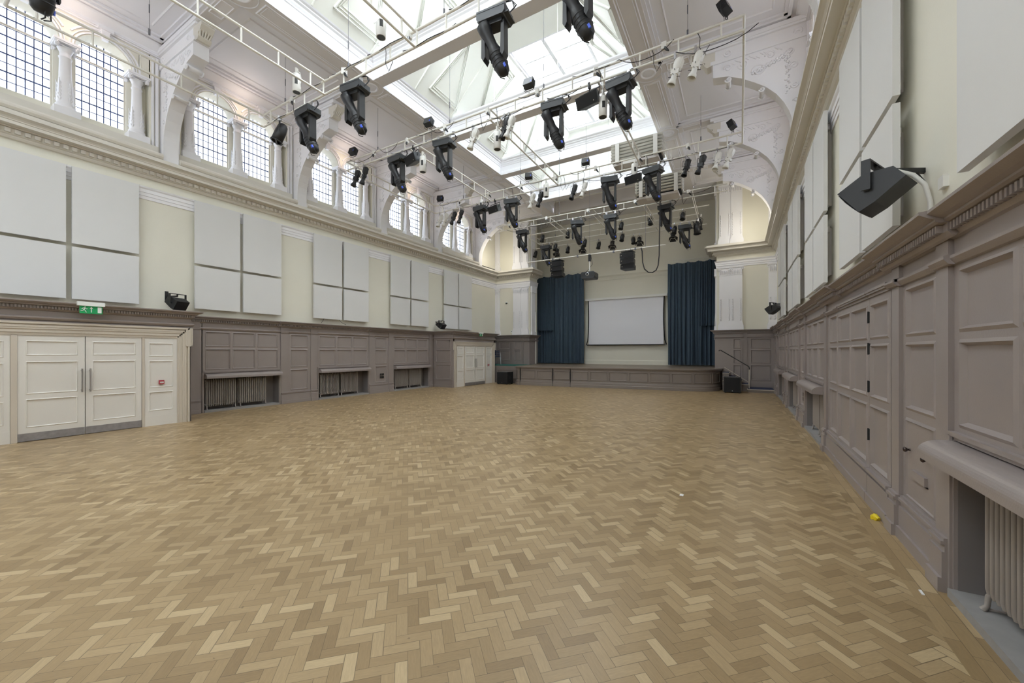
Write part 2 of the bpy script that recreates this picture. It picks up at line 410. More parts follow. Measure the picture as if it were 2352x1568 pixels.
for side in 'LR':
    for bi, c in enumerate(WC):
        if bi < 2: continue
        for j, w in enumerate((-1.18,0,1.18)):
            X = (-12.72-.10) if side == 'L' else (1.38+.10)
            lab = 'white carved column with scroll capital, %s of three in %s of the %s clerestory' % (pos_word[j], bay_word[bi], 'left' if side == 'L' else 'right')
            if first:
                colproto.location = (X, c+w, 0); tag(colproto, lab, 'column', 'carved columns between the clerestory windows'); first = False
            else: dup(colproto, (X, c+w, 0), lab)

# ------------------------------------------------------------------ scroll brackets under the aisle beams
def bracket(side, idx):
    t = thing('scroll_bracket'); mb = WB(side); h = .155
    cur = [(.33,6.41),(.33,6.82),(.352,7.02),(.394,7.17),(.49,7.39),(.635,7.63),(.854,7.875),(1.09,8.06),(1.35,8.24),(1.62,8.38),(1.95,8.45)]
    poly = [(0,6.41)]+cur+[(1.95,8.77),(0,8.77)]
    n = len(cur); ih = h-.035
    for sy in (-1,1):
        vs = []
        for q, z in cur: vs.append((q, sy*ih, z))
        vs += [(0,sy*ih,z) for _, z in cur]
        # fan web to the wall / top in strips
        fs = [(i,i+1,n+i+1,n+i) for i in range(n-1)]; mb.add(vs, fs)
        mb.add([(0,sy*ih,8.45),(1.95,sy*ih,8.45),(1.95,sy*ih,8.77),(0,sy*ih,8.77)], [(0,1,2,3)])
    # rounded rib on the underside
    vs = []; 
    for i, (q, z) in enumerate(cur):
        a = cur[max(i-1,0)]; b = cur[min(i+1,n-1)]; d = Vector((b[0]-a[0], b[1]-a[1])).normalized(); nn = Vector((-d.y, d.x))
        k = .07
        vs += [(q+nn.x*k,-h,z+nn.y*k),(q,-h,z),(q,h,z),(q+nn.x*k,h,z+nn.y*k)]
    fs = []
    for i in range(n-1):
        for k in range(3): fs.append((i*4+k,i*4+k+1,(i+1)*4+k+1,(i+1)*4+k))
    mb.add(vs, fs); mb.add(vs[:4], [(0,1,2,3)])
    mb.box(1.93,1.95,-h,h,8.45,8.79)
    mb.build('bracket_body', 'white', t)
    mb = WB(side)
    EN = [(h-.03,8.77),(h,8.80),(h,8.86),(h-.03,8.88),(h-.03,9.06),(h+.01,9.09),(h+.03,9.13),(h+.03,9.2),(h-.02,ZC)]
    mb.box(0,2.0,-h,h,8.77,8.86); mb.box(0,1.95,-h+.03,h-.03,8.85,ZC+.02); mb.box(0,2.1,-h-.02,h+.02,9.09,9.14); mb.box(0,2.2,-h-.04,h+.04,9.14,ZC)
    mb.build('entablature', 'white', t)
    # leafy end console
    mb = WB(side); prof = [(1.90,9.10),(2.28,9.10),(2.30,9.02),(2.20,8.93),(2.12,8.90),(2.14,8.82),(2.08,8.76),(1.97,8.78),(1.90,8.80)]
    mb.prism([(a,b) for a,b in prof], -.13, .13, 1)
    for k in range(-2,3):
        mb.tube([(2.29,k*.05,9.08),(2.19,k*.055,8.93),(2.13,k*.045,8.86),(2.07,k*.03,8.77)], [.022,.02,.022,.012], 6)
    mb.build('leaf_console', 'crown', t)
    # volutes and foliage in relief
    mb = WB(side)
    for sy in (-1,1):
        f = lambda a,b,sy=sy: (a, sy*(ih+.004), b)
        for (c, r, tn, sg) in (((.98,8.32),.15,1.6,1),((1.30,8.58),.12,1.5,-1),((.75,8.60),.11,1.3,1),((.38,8.55),.10,1.5,-1),((.30,8.2),.09,1.4,1),((.28,7.75),.08,1.3,-1),((.22,8.95-.02),.10,1.5,1),((1.62,8.60),.09,1.4,1),((.26,7.4),.06,1.2,1),((1.62,8.97),.09,1.5,-1)):
            mb.tube(spiral(c, r, tn, f, sg), .016, 6)
        rnd = random.Random(idx*2+sy)
        for i in range(26):                                  # leaf and flower garland
            tt = i/25; a = 1.1-.75*tt; b = 8.28+.25*tt+.03*math.sin(i*2.1); r = .028+.015*rnd.random()
            mb.lathe([(0,-.001),(r,.0),(r*.6,r*.5),(0,r*.6)], f(a,b), (0,sy,0), 7)
        for i in range(22):
            tt = i/21; a = .42+.035*math.sin(i*1.9); b = 8.55-.95*tt; r = (.034-.014*tt)*(.7+.5*rnd.random())
            mb.lathe([(0,-.001),(r,.0),(r*.6,r*.5),(0,r*.6)], f(a,b), (0,sy,0), 7)
        for i in range(14):
            tt = i/13; a = .55+.95*tt; b = 8.66+.04*math.sin(i*1.7)
            mb.tube([f(a-.03,b-.03), f(a+.02,b+.015), f(a+.05,b+.04)], [.012,.014,.004], 5)
    for q, z, r in ((.86,7.86,.06),(1.55,8.33,.075)):
        mb.tube(spiral((q+.06,z-.035), r, 1.3, lambda a,b: (a,-h-.005,b), -1), .018, 6); mb.tube(spiral((q+.06,z-.035), r, 1.3, lambda a,b: (a,h+.005,b), -1), .018, 6)
        mb.lathe([(0,-h),(r*.75,-h),(r*.75,h),(0,h)], (q+.06,0,z-.035), (0,1,0), 12)
    mb.build('foliage_relief', 'white', t)
    return t
bp = {'L': bracket('L',1), 'R': bracket('R',2)}
ordw = ['nearest','second','third','fourth','fifth']
for side in 'LR':
    first = True
    for i, y in enumerate(BR[1:]):
        lab = 'white scrolled plaster bracket with foliage, %s along the %s wall' % (ordw[i]+' visible', 'left' if side == 'L' else 'right')
        if first: bp[side].location = (0,y,0); tag(bp[side], lab, 'bracket', 'scroll brackets carrying the ceiling beams'); first = False
        else: dup(bp[side], (0,y,0), lab)

# ------------------------------------------------------------------ ceiling
XL, XR = -9.15, -2.15; BH = .30
LB = [YB for YB in (-2.52,.87,4.28,7.69,11.10,14.50,17.92)]
mb = MB()
for x0, x1, y in ((-13,XL-BH,0),(XR+BH,1.6,0)): mb.box(x0,x1,Y0,YE+.4,9.38,9.6)         # aisle ceilings
mb.box(-13, 1.6, 20.3, 22.8, 9.42, 9.6)
mb.box(XL+BH, XR-BH, 18.1, 20.4, 9.90, 9.98)
struct(mb.build('ceiling', 'ceil'))
mb = MB()
for X in (XL, XR): mb.box(X-BH, X+BH, Y0, YE+.1, ZC, 9.33); mb.box(X-.2,X+.2,Y0,YE+.1,9.3,9.9)
for y in LB:
    for a, b in ((-12.72,XL-BH),(XR+BH,1.38)): mb.box(a,b,y-.17,y+.17,ZC,9.4)
    mb.box(XL+BH, XR-BH, y-.165, y+.165, ZC, 9.3)
mb.box(XL+BH, XR-BH, 19.85, 20.35, ZC, 9.9)
struct(mb.build('trim_50', 'soffit'))
# mouldings on the beam soffits, bosses and aisle coffers
mb = MB()
def ring_frame(mb, x0, x1, y0, y1, z, w=.035, d=.022):
    O = [(x0,y0),(x1,y0),(x1,y1),(x0,y1)]; I = [(x0+w,y0+w),(x1-w,y0+w),(x1-w,y1-w),(x0+w,y1-w)]
    Mi = [((a[0]+b[0])/2,(a[1]+b[1])/2) for a, b in zip(O, I)]
    vs = [(a,b,z) for a,b in O]+[(a,b,z-d) for a,b in Mi]+[(a,b,z) for a,b in I]
    fs = []
    for r in (0,4):
        for q in range(4): fs.append((r+q,r+(q+1)%4,r+4+(q+1)%4,r+4+q))
    mb.add(vs, fs)
for X in (XL, XR):
    for y in LB:
        mb.lathe([(.15,ZC+.001),(.165,ZC-.02),(.185,ZC-.03),(.20,ZC-.02),(.215,ZC+.001)], (X,y,0), n=36)
        mb.lathe([(.335,ZC+.001),(.345,ZC-.02),(.36,ZC+.001)], (X,y,0), n=40)
        mb.lathe([(0,ZC-.004),(.13,ZC-.004),(.15,ZC+.001)], (X,y,0), n=30)
    for a, b in zip(LB[:-1], LB[1:]):
        ring_frame(mb, X-.22, X+.22, a+.42, b-.42, ZC, .03, .018); ring_frame(mb, X-.16, X+.16, a+.48, b-.48, ZC, .02, .012)
for y in LB:
    for a, b in ((-12.72,XL-BH),(XR+BH,1.38)):
        ring_frame(mb, (a+2.5 if a < -5 else a+.18), (b-.18 if a < -5 else b-2.5), y-.13, y+.13, ZC, .02, .015)
for side, (a, b) in (('L',(-12.36,XL-BH)),('R',(XR+BH,1.02))):
    for y0, y1 in zip([Y0+.2]+LB, LB+[YE]):
        y0 += .17; y1 -= .17
        for s in (0,1):       # stepped cornice round each coffer
            w = .07; z0 = 9.28+.05*s; k = s*w
            mb.box(a+k,a+k+w,y0,y1,z0,9.39); mb.box(b-k-w,b-k,y0,y1,z0,9.39); mb.box(a,b,y0+k,y0+k+w,z0,9.39); mb.box(a,b,y1-k-w,y1-k,z0,9.39)
        ring_frame(mb, a+.34, b-.34, y0+.34, y1-.34, 9.38, .05, .02)
struct(mb.build('trim_51', 'ceil'))
# nave lantern: continuous splayed sides over the tie beams, rooflights along the top
mc = MB(); mt = MB()
xl, xr = XL+BH, XR-BH; ZG = 12.2; gl, gr = -7.10, -4.45; cx = (gl+gr)/2; YA, YB = Y0, 17.75; ZB = 9.86
FS = [(-.004,ZC+.002),(-.004,9.33),(.025,9.345),(.025,9.37),(.04,9.385),(.04,9.41),(.055,9.42),(.055,9.60),(.035,9.62),(.035,9.65),(.01,9.70),(.01,9.73),(-.03,9.77),(-.03,9.80),(-.07,9.83),(-.09,ZB)]
for X, s in ((xl,-1),(xr,1)):            # moulded fascia along both long beams, stepping back as it rises
    vs = [(X+s*p,Y0,z) for p,z in FS]+[(X+s*p,20.0,z) for p,z in FS]; n = len(FS)
    mt.add(vs, [(i,i+1,n+i+1,n+i) for i in range(n-1)])
for y in LB[1:]:                          # the tie beams carry the same mouldings on both faces
    for sy in (-1,1):
        n = len(FS); vs = [(xl-.05,y+sy*(.17-p*.8),z) for p,z in FS]+[(xr+.05,y+sy*(.17-p*.8),z) for p,z in FS]
        mt.add(vs, [(i,i+1,n+i+1,n+i) for i in range(n-1)])
    mt.box(xl-.05,xr+.05,y-.24,y+.24,9.85,9.90)
B = [(xl+.09,YA,ZB),(xr-.09,YA,ZB),(xr-.09,19.85,ZB),(xl+.09,19.85,ZB)]; T = [(gl,YA,ZG),(gr,YA,ZG),(gr,YB,ZG),(gl,YB,ZG)]
mc.add(B+T, [(1,2,6,5),(2,3,7,6),(3,0,4,7)])
SEG = [(-4.2,1.2),(3.4,9.75),(11.9,17.6)]
for a, b in ((Y0,-4.2),(1.2,3.4),(9.75,11.9),(17.6,YB)): mc.quad((gl,a,ZG),(gr,a,ZG),(gr,b,ZG),(gl,b,ZG))
for k, (h0, h1) in enumerate(SEG):
    for s, zz in ((0,ZG),(.06,ZG+.07)):
        R = [(gl+s,h0+s),(gr-s,h0+s),(gr-s,h1-s),(gl+s,h1-s)]; R2 = [(gl+s+.06,h0+s+.06),(gr-s-.06,h0+s+.06),(gr-s-.06,h1-s-.06),(gl+s+.06,h1-s-.06)]
        vs = [(p,q,zz) for p,q in R]+[(p,q,zz) for p,q in R2]+[(p,q,zz+.07) for p,q in R2]
        mt.add(vs, [(i,(i+1)%4,4+(i+1)%4,4+i) for i in range(4)]+[(4+i,4+(i+1)%4,8+(i+1)%4,8+i) for i in range(4)])
    mt.box(cx-.10,cx+.10,h0,h1,ZG+.12,ZG+.26); mt.box(cx-.06,cx+.06,h0,h1,ZG+.05,ZG+.12)
    nb = int((h1-h0)/.95)
    for j in range(1,nb):
        yy = h0+(h1-h0)*j/nb; mt.box(gl,gr,yy-.03,yy+.03,ZG+.13,ZG+.18)
    g = MB().quad((gl,h0,ZG+.2),(gr,h0,ZG+.2),(gr,h1,ZG+.2),(gl,h1,ZG+.2)).build('window_%d' % (60+k), 'skyglass'); struct(g)
# raised triangular mouldings on the splayed faces, one set per bay
def slope(side, y, v):
    X = (xl+.09)*(1-v)+gl*v if side < 0 else (xr-.09)*(1-v)+gr*v
    return Vector((X-side*.01, y, ZB+(ZG-ZB)*v-.006))
for a, b in zip(LB[:-1], LB[1:]):
    for side in (-1,1):
        c_ = (a+b)/2; L = b-a
        for tr in (((c_-.42*L,.90),(c_-.02*L,.90),(c_-.22*L,.12)), ((c_+.04*L,.10),(c_+.44*L,.10),(c_+.24*L,.78))):
            ctr = sum((slope(side,*t) for t in tr), Vector())/3
            for (w, d) in ((0,.032),(.13,.022),(.24,.016)):
                pts = [slope(side,*t).lerp(ctr, w) for t in tr]; mc.tube([tuple(p) for p in pts+[pts[0]]], d, 4, False)
        for yy in (c_-.5*L, c_+.0*L):
            P = [slope(side,yy-.1*L,0), slope(side,yy+.05*L,1)]; mc.tube([tuple(p) for p in P], .03, 4)
struct(mc.build('trim_52', 'cofferp')); struct(mt.build('trim_53', 'white'))

# ------------------------------------------------------------------ end walls, proscenium and stage house
mb = MB()
for a, b in ((-13.3,-10.42),(-.89,2.0)): mb.box(a,b,YE,20.95,0,9.5)
struct(mb.build('wall_far', 'cream'))
mb = MB(); mb.box(-13,1.6,22.4,22.7,0,9.9); mb.box(-12.6,-12.5,20.9,22.5,0,9.9); mb.box(1.1,1.2,20.9,22.5,0,9.9)
struct(mb.build('wall_back', 'cream'))
mb = MB(); mb.sweep([(-12.5,22.4),(1.1,22.4)], [(0,5.80),(.03,5.80),(.03,5.88),(.05,5.88),(.05,5.97),(.07,5.97),(.09,6.02),(.11,6.05),(0,6.06)]); mb.sweep([(-12.5,22.4),(1.1,22.4)], [(0,.9),(.03,.9),(.03,1.15),(.015,1.18),(0,1.18)])
mb.sweep([(-12.5,22.4),(1.1,22.4)], [(0,2.42),(.015,2.42),(.015,2.45),(0,2.45)])
struct(mb.build('trim_54', 'cream'))
m_ = MB(); m_.box(-13.3,2,Y0-.3,Y0,0,5.8); m_.box(-13.3,-10.2,Y0-.3,Y0,5.8,9.6); m_.box(-1.1,2,Y0-.3,Y0,5.8,9.6); m_.box(-10.2,-1.1,Y0-.3,Y0,9.0,12.4); struct(m_.build('wall_rear','cream'))  # unseen rear wall, its high opening shaped to limit daylight from behind
struct(MB().quad((-10.2,Y0-.15,5.8),(-1.1,Y0-.15,5.8),(-1.1,Y0-.15,9.0),(-10.2,Y0-.15,9.0)).build('window_70','glass'))  # invented window behind the camera, added to let daylight in
# pilasters on the end walls
def pilasters(mb, lo, cx):
    for (a, b, p) in cx:
        for z0, z1, zc in ((2.62,5.43,5.08),(6.41,9.1,8.75)):
            mb.box(a,b,YE-p,YE,z0,z1)
            mb.box(a-.05,b+.05,YE-p-.04,YE,z0,z0+.20); mb.box(a-.035,b+.035,YE-p-.03,YE,z0+.20,z0+.26); mb.box(a-.015,b+.015,YE-p-.015,YE,z0+.26,z0+.33)
            mb.box(a-.04,b+.04,YE-p-.035,YE,z1-.05,z1)
            for xx in (a, b):
                mb.tube(spiral((xx,z1-.13), .07, 1.3, lambda u,v,p=p: (u,YE-p-.02,v), 1), .02, 6)
            n = max(3, int((b-a)/.07))
            for i in range(n):
                x = a+(i+.5)*(b-a)/n; mb.tube([(x,YE-p,zc),(x+.01,YE-p-.03,zc+.12),(x,YE-p-.06,zc+.19)], [.02,.025,.012], 5)
            mb.box(a,b,YE-p-.012,YE,zc-.03,zc)
            for xx in (a+.08, b-.08):
                for i in range(9):
                    z = z0+.42+i*.11; s = 1 if xx < (a+b)/2 else -1
                    mb.tube([(xx,YE-p,z),(xx-s*.03,YE-p-.02,z+.06),(xx+s*.02,YE-p-.02,z+.10)], [.022,.018,.006], 5)
PILX = [(-12.72,-12.42,.10),(-11.45,-10.95,.14),(-10.95,-10.50,.10),(1.08,1.38,.10),(-.78,-.32,.10),(-.32,.12,.14)]
mb = MB(); pilasters(mb, 0, PILX)
for X, s in ((-10.42,1),(-.89,-1)):       # pilaster on each jamb of the proscenium
    for z0, z1 in ((2.62,5.43),(6.41,9.1)):
        a, b = sorted((X, X+s*.06)); mb.box(a,b,20.15,20.6,z0,z1); a, b = sorted((X, X+s*.1)); mb.box(a,b,20.1,20.65,z0,z0+.2); mb.box(a,b,20.1,20.65,z1-.34,z1)
struct(mb.build('trim_55', 'white'))

# ------------------------------------------------------------------ panelling
ROW2 = [(1.17,1.74),(1.81,2.22)]; ROW3 = [(.42,1.08)]+ROW2
def panel_area(mb, y0, y1, z0, z1, cols, rows, p=.10, rec=.022, mar=.07, bw=.06):
    """sheet with sunk moulded panels between y0..y1; cols = number of columns"""
    cw = (y1-y0-2*mar-(cols-1)*bw)/cols
    ys = [(y0+mar+i*(cw+bw), y0+mar+i*(cw+bw)+cw) for i in range(cols)]
    mb.box(-.2, p-rec, y0, y1, z0, z1)
    e = [y0]+[v for q in ys for v in q]+[y1]
    for i in range(0, len(e), 2): mb.box(p-rec-.001, p, e[i], e[i+1], z0, z1)
    zz = [z0]+[v for q in rows for v in q]+[z1]
    for a, b in ys:
        for i in range(0, len(zz), 2): mb.box(p-rec-.001, p, a, b, zz[i], zz[i+1])
        for c, d in rows: mb.frame(a, b, c, d, p, p-rec, .032)
def plinth(mb, y0, y1, d=0):
    for p, z0, z1 in ((.155,0,.10),(.135,.10,.28),(.12,.28,.33),(.14,.33,.355),(.125,.355,.375)):
        mb.box(-.05, p+d, y0, y1, z0, z1)
def pilaster(mb, y0, y1):
    mb.box(-.2,.13,y0,y1,0,2.5); plinth(mb, y0-.01, y1+.01, .03)
    mb.box(0,.155,y0-.012,y1+.012,2.27,2.30); mb.box(0,.165,y0-.02,y1+.02,2.30,2.325)
DADO = [(0,2.44),(.02,2.45),(.035,2.47),(.04,2.475),(.04,2.53),(.08,2.535),(.10,2.545),(.10,2.56),(.13,2.57),(.165,2.59),(.18,2.60),(.18,2.62),(-.12,2.64)]
FRZ = [(-.01,2.26),(.02,2.265),(.035,2.285),(.045,2.30),(.045,2.32),(.012,2.335),(-.01,2.335)]
def inner_bay(mb, c, hatch=None):
    pilaster(mb, c-.615, c-.39); pilaster(mb, c+.39, c+.615)
    panel_area(mb, c-.39, c+.39, 0, 2.5, 1, ROW3 if not hatch else ROW2, mar=.10); plinth(mb, c-.39, c+.39)
def roll(mb, y0, y1, big=1.0):
    n = 10; c = (.13,.98); pts = [(.05,.915),(.05,1.075)]
    r = .085*big
    prof = [(.02,1.06)]+[(.16+.13*big*math.sin(PI/2*i/n)*1.0, .975+.085*math.cos(PI/2*i/n)) for i in range(n+1)]+[(.16+.13*big,.93),(.14,.925),(.02,.925)]
    mb.add([(p,y0,z) for p,z in prof]+[(p,y1,z) for p,z in prof], [(i,(i+1)%len(prof),len(prof)+(i+1)%len(prof),len(prof)+i) for i in range(len(prof))], False)
    mb.add([(p,y0,z) for p,z in prof], [tuple(range(len(prof)))]); mb.add([(p,y1,z) for p,z in prof], [tuple(range(len(prof)-1,-1,-1))])
def radiator_bay(mb, dk, sl, y0, y1):
    panel_area(mb, y0, y1, 1.10, 2.5, 3, ROW2, mar=.09)
    mb.box(.0,.135,y0+.01,y1-.01,1.095,1.125); mb.box(0,.12,y0+.01,y1-.01,1.07,1.095)
    mb.box(-.2,.12,y0,y0+.05,.0,1.10); mb.box(-.2,.12,y1-.05,y1,.0,1.10)
    mb.box(.10,.135,y0+.005,y0+.035,.0,1.10); mb.box(.10,.135,y1-.035,y1-.005,.0,1.10)
    roll(mb, y0+.05, y1-.02)
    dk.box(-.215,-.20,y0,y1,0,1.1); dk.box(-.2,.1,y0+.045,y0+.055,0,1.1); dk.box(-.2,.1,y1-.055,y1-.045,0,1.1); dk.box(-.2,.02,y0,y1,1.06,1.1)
    sl.box(-.2,.15,y0+.05,y1-.05,0,.055)
# left wall panelling
mb = WB('L'); dk = WB('L'); sl = WB('L')
pilaster(mb, 4.69, 4.92); mb.box(-.2,.09,4.25,4.70,0,2.5); plinth(mb, 4.25, 4.70); mb.box(-.2,.10,4.92,4.99,0,2.5)
radiator_bay(mb, dk, sl, 4.97, 7.08); inner_bay(mb, 7.70); radiator_bay(mb, dk, sl, 8.33, 10.52); inner_bay(mb, 11.13); radiator_bay(mb, dk, sl, 11.75, 13.97)
pilaster(mb, 13.98, 14.20); mb.box(-.2,.09,14.2,14.32,0,2.5); plinth(mb, 14.2, 14.32)
panel_area(mb, 17.86, YE, 0, 2.5, 2, ROW3, mar=.12)
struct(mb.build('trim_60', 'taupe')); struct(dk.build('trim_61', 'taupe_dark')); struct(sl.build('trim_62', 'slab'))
# right wall panelling
mb = WB('R'); dk = WB('R'); sl = WB('R')
c = 4.43
pilaster(mb, 3.86, 4.055); pilaster(mb, 4.83, 5.02)
panel_area(mb, 4.055, 4.83, 0, 2.5, 1, ROW2, mar=.085); plinth(mb, 4.055, 4.83)
mb.frame(4.14, 4.745, .40, 1.08, .10, .075, .035); 
radiator_bay(mb, dk, sl, 1.70, 3.86); pilaster(mb, 1.45, 1.70); panel_area(mb, .6, 1.45, 0, 2.5, 1, ROW3, mar=.1); mb.box(-.2,.1,Y0,.6,0,2.5)
panel_area(mb, 7.35, 8.30, 0, 2.5, 1, ROW3, mar=.2); plinth(mb, 7.35, 8.3); pilaster(mb, 8.27, 8.47)
mb.box(-.2,.09,5.02,7.35,0,.05); mb.box(-.2,.06,5.02,7.35,.0,2.5); mb.box(0,.10,5.02,7.35,2.28,2.5)
radiator_bay(mb, dk, sl, 8.47, 10.67); inner_bay(mb, 11.29); radiator_bay(mb, dk, sl, 11.91, 14.10); inner_bay(mb, 14.72); radiator_bay(mb, dk, sl, 15.34, 17.53); inner_bay(mb, 18.15)
panel_area(mb, 18.77, YE, 0, 2.5, 1, ROW3, mar=.2)
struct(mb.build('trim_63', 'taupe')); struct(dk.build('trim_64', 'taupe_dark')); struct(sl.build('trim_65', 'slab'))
# end wall panelling
def end_panels(mb, x0, x1, face, cols, rows=ROW3, mar=.12, z0=0):
    T0 = mb.T; mb.T = lambda p,y,z: (y, face+.10-p, z); panel_area(mb, x0, x1, z0, 2.5, cols, rows, mar=mar); mb.T = T0
mb = MB()
end_panels(mb, -12.62, -11.5, 19.9, 1, [(1.17,1.74),(1.81,2.22)], .22); end_panels(mb, -11.5, -10.75, 19.80, 1, [(1.17,1.74),(1.81,2.22)], .18); mb.box(-10.75,-10.36,19.84,20.9,0,2.5)
end_panels(mb, -.29, .12, 19.82, 1, ROW3, .07); mb.box(-.95,-.29,19.84,20.9,0,2.5); mb.box(.12,.30,19.86,20.1,0,2.5); end_panels(mb, .30, 1.28, 19.9, 1, ROW3, .13)
for x0, x1, f in ((-12.62,-11.5,19.9),(.12,1.28,19.86)): mb.box(x0,x1,f-.04,f,.93 if x0 < -5 else .1,1.0 if x0 < -5 else .36)
struct(mb.build('trim_66', 'taupe'))
mb = MB()   # return of the near lobby and the far lobby
mb.box(-12.62,-11.41,4.17,4.27,0,2.5)
T0 = None
mb.T = lambda p,y,z: (y, 14.29+.10-p, z); panel_area(mb, -12.6, -11.44, 0, 2.5, 1, [(.38,1.06)]+ROW2, mar=.14); plinth(mb, -12.6, -11.44); mb.T = None
mb.box(-12.62,-11.44,17.76,17.86,0,2.5)
struct(mb.build('trim_67', 'taupe'))
# dado cornices
pdl = [(-11.39,Y0),(-11.39,4.284),(-12.62,4.284),(-12.62,14.29),(-11.42,14.29),(-11.42,17.86),(-12.62,17.86),(-12.62,19.9),(-11.5,19.9),(-11.5,19.8),(-10.75,19.8),(-10.36,19.8),(-10.36,20.95)]
pdr = [(-.95,20.95),(-.95,19.82),(.12,19.82),(.12,19.9),(1.28,19.9),(1.28,Y0)]
mb = MB()
for path in (pdl, pdr):
    mb.sweep(path, DADO); mb.sweep(path, FRZ, False); dentils(mb, path, .035, .075, 2.478, 2.527, .022, .022)
struct(mb.build('trim_68', 'taupe'))
mb = MB()   # the cornice breaks forward over each pilaster pair
for c in (7.70,11.13): mb.sweep([(-12.58,c-.72),(-12.58,c+.72)], DADO); dentils(mb, [(-12.58,c-.66),(-12.58,c+.66)], .035,.075,2.478,2.527,.022,.022)
for c in (4.43,7.86,11.29,14.72,18.15):
    mb.sweep([(1.24,c+.72),(1.24,c-.72)], DADO); mb.sweep([(1.25,c+.64),(1.25,c+.38)], FRZ); mb.sweep([(1.25,c-.38),(1.25,c-.64)], FRZ); dentils(mb, [(1.24,c+.70),(1.24,c-.70)], .035,.075,2.478,2.527,.022,.022)
struct(mb.build('trim_69', 'taupe'))
# tops behind the cornices
struct(MB().box(-12.75,-11.36,Y0,4.27,2.5,2.63).box(-12.75,-11.4,14.3,17.85,2.5,2.63).box(-12.7,-10.4,19.85,20.02,2.5,2.635).box(-.93,1.3,19.87,20.02,2.5,2.635).build('trim_70','taupe'))

# cupboard doors in the right wall panelling
def cupboard():
    t = thing('panelled_cupboard', label='wide taupe panelled cupboard front with black hinges in the right wall', cat='cupboard')
    mb = WB('R'); panel_area(mb, 5.06, 5.77, .05, 2.26, 1, [(.42,1.08),(1.17,1.74),(1.81,2.18)], p=.125, mar=.05); 
    for p, z0, z1 in ((.17,.0,.10),(.15,.10,.30),(.165,.34,.375)): mb.box(0,p,5.06,5.765,z0,z1)
    mb.build('door', 'taupe', t)
    mb = WB('R'); panel_area(mb, 5.775, 7.40, .05, 2.26, 2, [(.42,1.08),(1.17,1.74),(1.81,2.18)], p=.125, mar=.07)
    for p, z0, z1 in ((.17,.0,.10),(.15,.10,.30),(.165,.34,.375)): mb.box(0,p,5.775,7.40,z0,z1)
    mb.build('door', 'taupe', t)
    mb = WB('R')
    for a, b in ((5.05,5.765),(5.775,7.42)): mb.box(0,.14,a,b,2.26,2.29); mb.box(0,.16,a,b,2.29,2.31); mb.box(0,.17,a,b,2.31,2.335)
    mb.build('top_rail', 'taupe', t)
    for z in (2.05,1.70,1.28,.75):
        WB('R').box(.12,.135,5.745,5.795,z-.06,z+.06).tube([(.138,5.77,z-.065),(.138,5.77,z+.065)], .008, 6).build('hinge', 'dark', t)
cupboard()
t = thing('inspection_hatch', label='small taupe hatch door with two bronze knobs low in right wall', cat='hatch')
WB('R').box(.06,.088,4.18,4.71,.42,1.05).build('door', 'taupe', t)
for y, z in ((4.66,.82),(4.28,.82)):
    mb = WB('R'); mb.tube([(.088,y,z),(.093,y,z),(.10,y,z),(.118,y,z),(.122,y,z),(.135,y,z),(.145,y,z),(.148,y,z)], [.022,.02,.009,.009,.016,.022,.016,.004], 12); mb.build('knob', 'bronze', t)
mb = WB('R'); mb.box(.086,.12,4.30,4.58,.60,.67); mb.box(.086,.10,4.29,4.59,.585,.60); mb.build('letter_flap', 'taupe', t); WB('R').box(.087,.091,4.32,4.52,.50,.585).build('slot', 'dark', t)

# ------------------------------------------------------------------ radiators
def radiator_proto(n, L):
    t = thing('column_radiator'); mb = MB(); pitch = L/n
    for i in range(n):
        y = (i+.5)*pitch; w = pitch*.28
        pts = []
        mb.tube([(.075,y,.10),(.085,y,.14),(.085,y,.80),(.06,y,.845),(-.06,y,.845),(-.085,y,.80),(-.085,y,.14),(-.07,y,.10)], w, 8)
        mb.tube([(0,y,.12),(0,y,.84)], w*.9, 6); mb.tube([(-.07,y,.11),(.075,y,.11)], w*1.25, 6)
        mb.tube([(.0,y-pitch*.5,.14),(0,y+pitch*.5,.14)], .024, 8); mb.tube([(.0,y-pitch*.5,.80),(0,y+pitch*.5,.80)], .024, 8)
    mb.build('radiator_sections', 'grille', t)
    for y in (pitch*.5, L-pitch*.5):
        MB().tube([(.06,y,.13),(.085,y,.09),(.09,y,.03),(.11,y,.002)], [.018,.016,.014,.02], 8).tube([(-.06,y,.13),(-.085,y,.09),(-.09,y,.03),(-.10,y,.002)], [.018,.016,.014,.02], 8).tube([(-.10,y,.012),(.11,y,.012)], .008, 5).build('leg', 'grille', t)
    return t
rp = radiator_proto(14, .76)
rlist = [('L',5.09,'left radiator of the pair nearest the near lobby on left wall'),('L',5.93,'right radiator of the pair nearest the near lobby on left wall'),('L',8.47,'left radiator of the middle pair on left wall'),('L',9.31,'right radiator of the middle pair on left wall'),('L',11.93,'left radiator of the farthest pair on left wall'),('L',12.77,'right radiator of the farthest pair on left wall'),
         ('R',2.86,'big foreground radiator at the right edge'),('R',2.02,'second foreground radiator past the right edge'),('R',8.62,'near radiator of the first pair beyond the cupboard'),('R',9.48,'far radiator of the first pair beyond the cupboard'),('R',12.10,'near radiator of the second pair beyond the cupboard'),('R',12.96,'far radiator of the second pair beyond the cupboard'),('R',15.55,'near radiator of the last pair on right wall'),('R',16.4,'far radiator of the last pair on right wall')]
for i, (s, y, lab) in enumerate(rlist):
    loc = (-12.72-.045,y,.055) if s == 'L' else (1.38+.045,y+.76,.055); lab = 'taupe column '+lab if lab.startswith('radiator') else 'taupe '+lab
    if i == 0: rp.location = loc; tag(rp, lab, 'radiator', 'column radiators in the wall recesses')
    else: dup(rp, loc, lab, rz=0 if s == 'L' else PI)
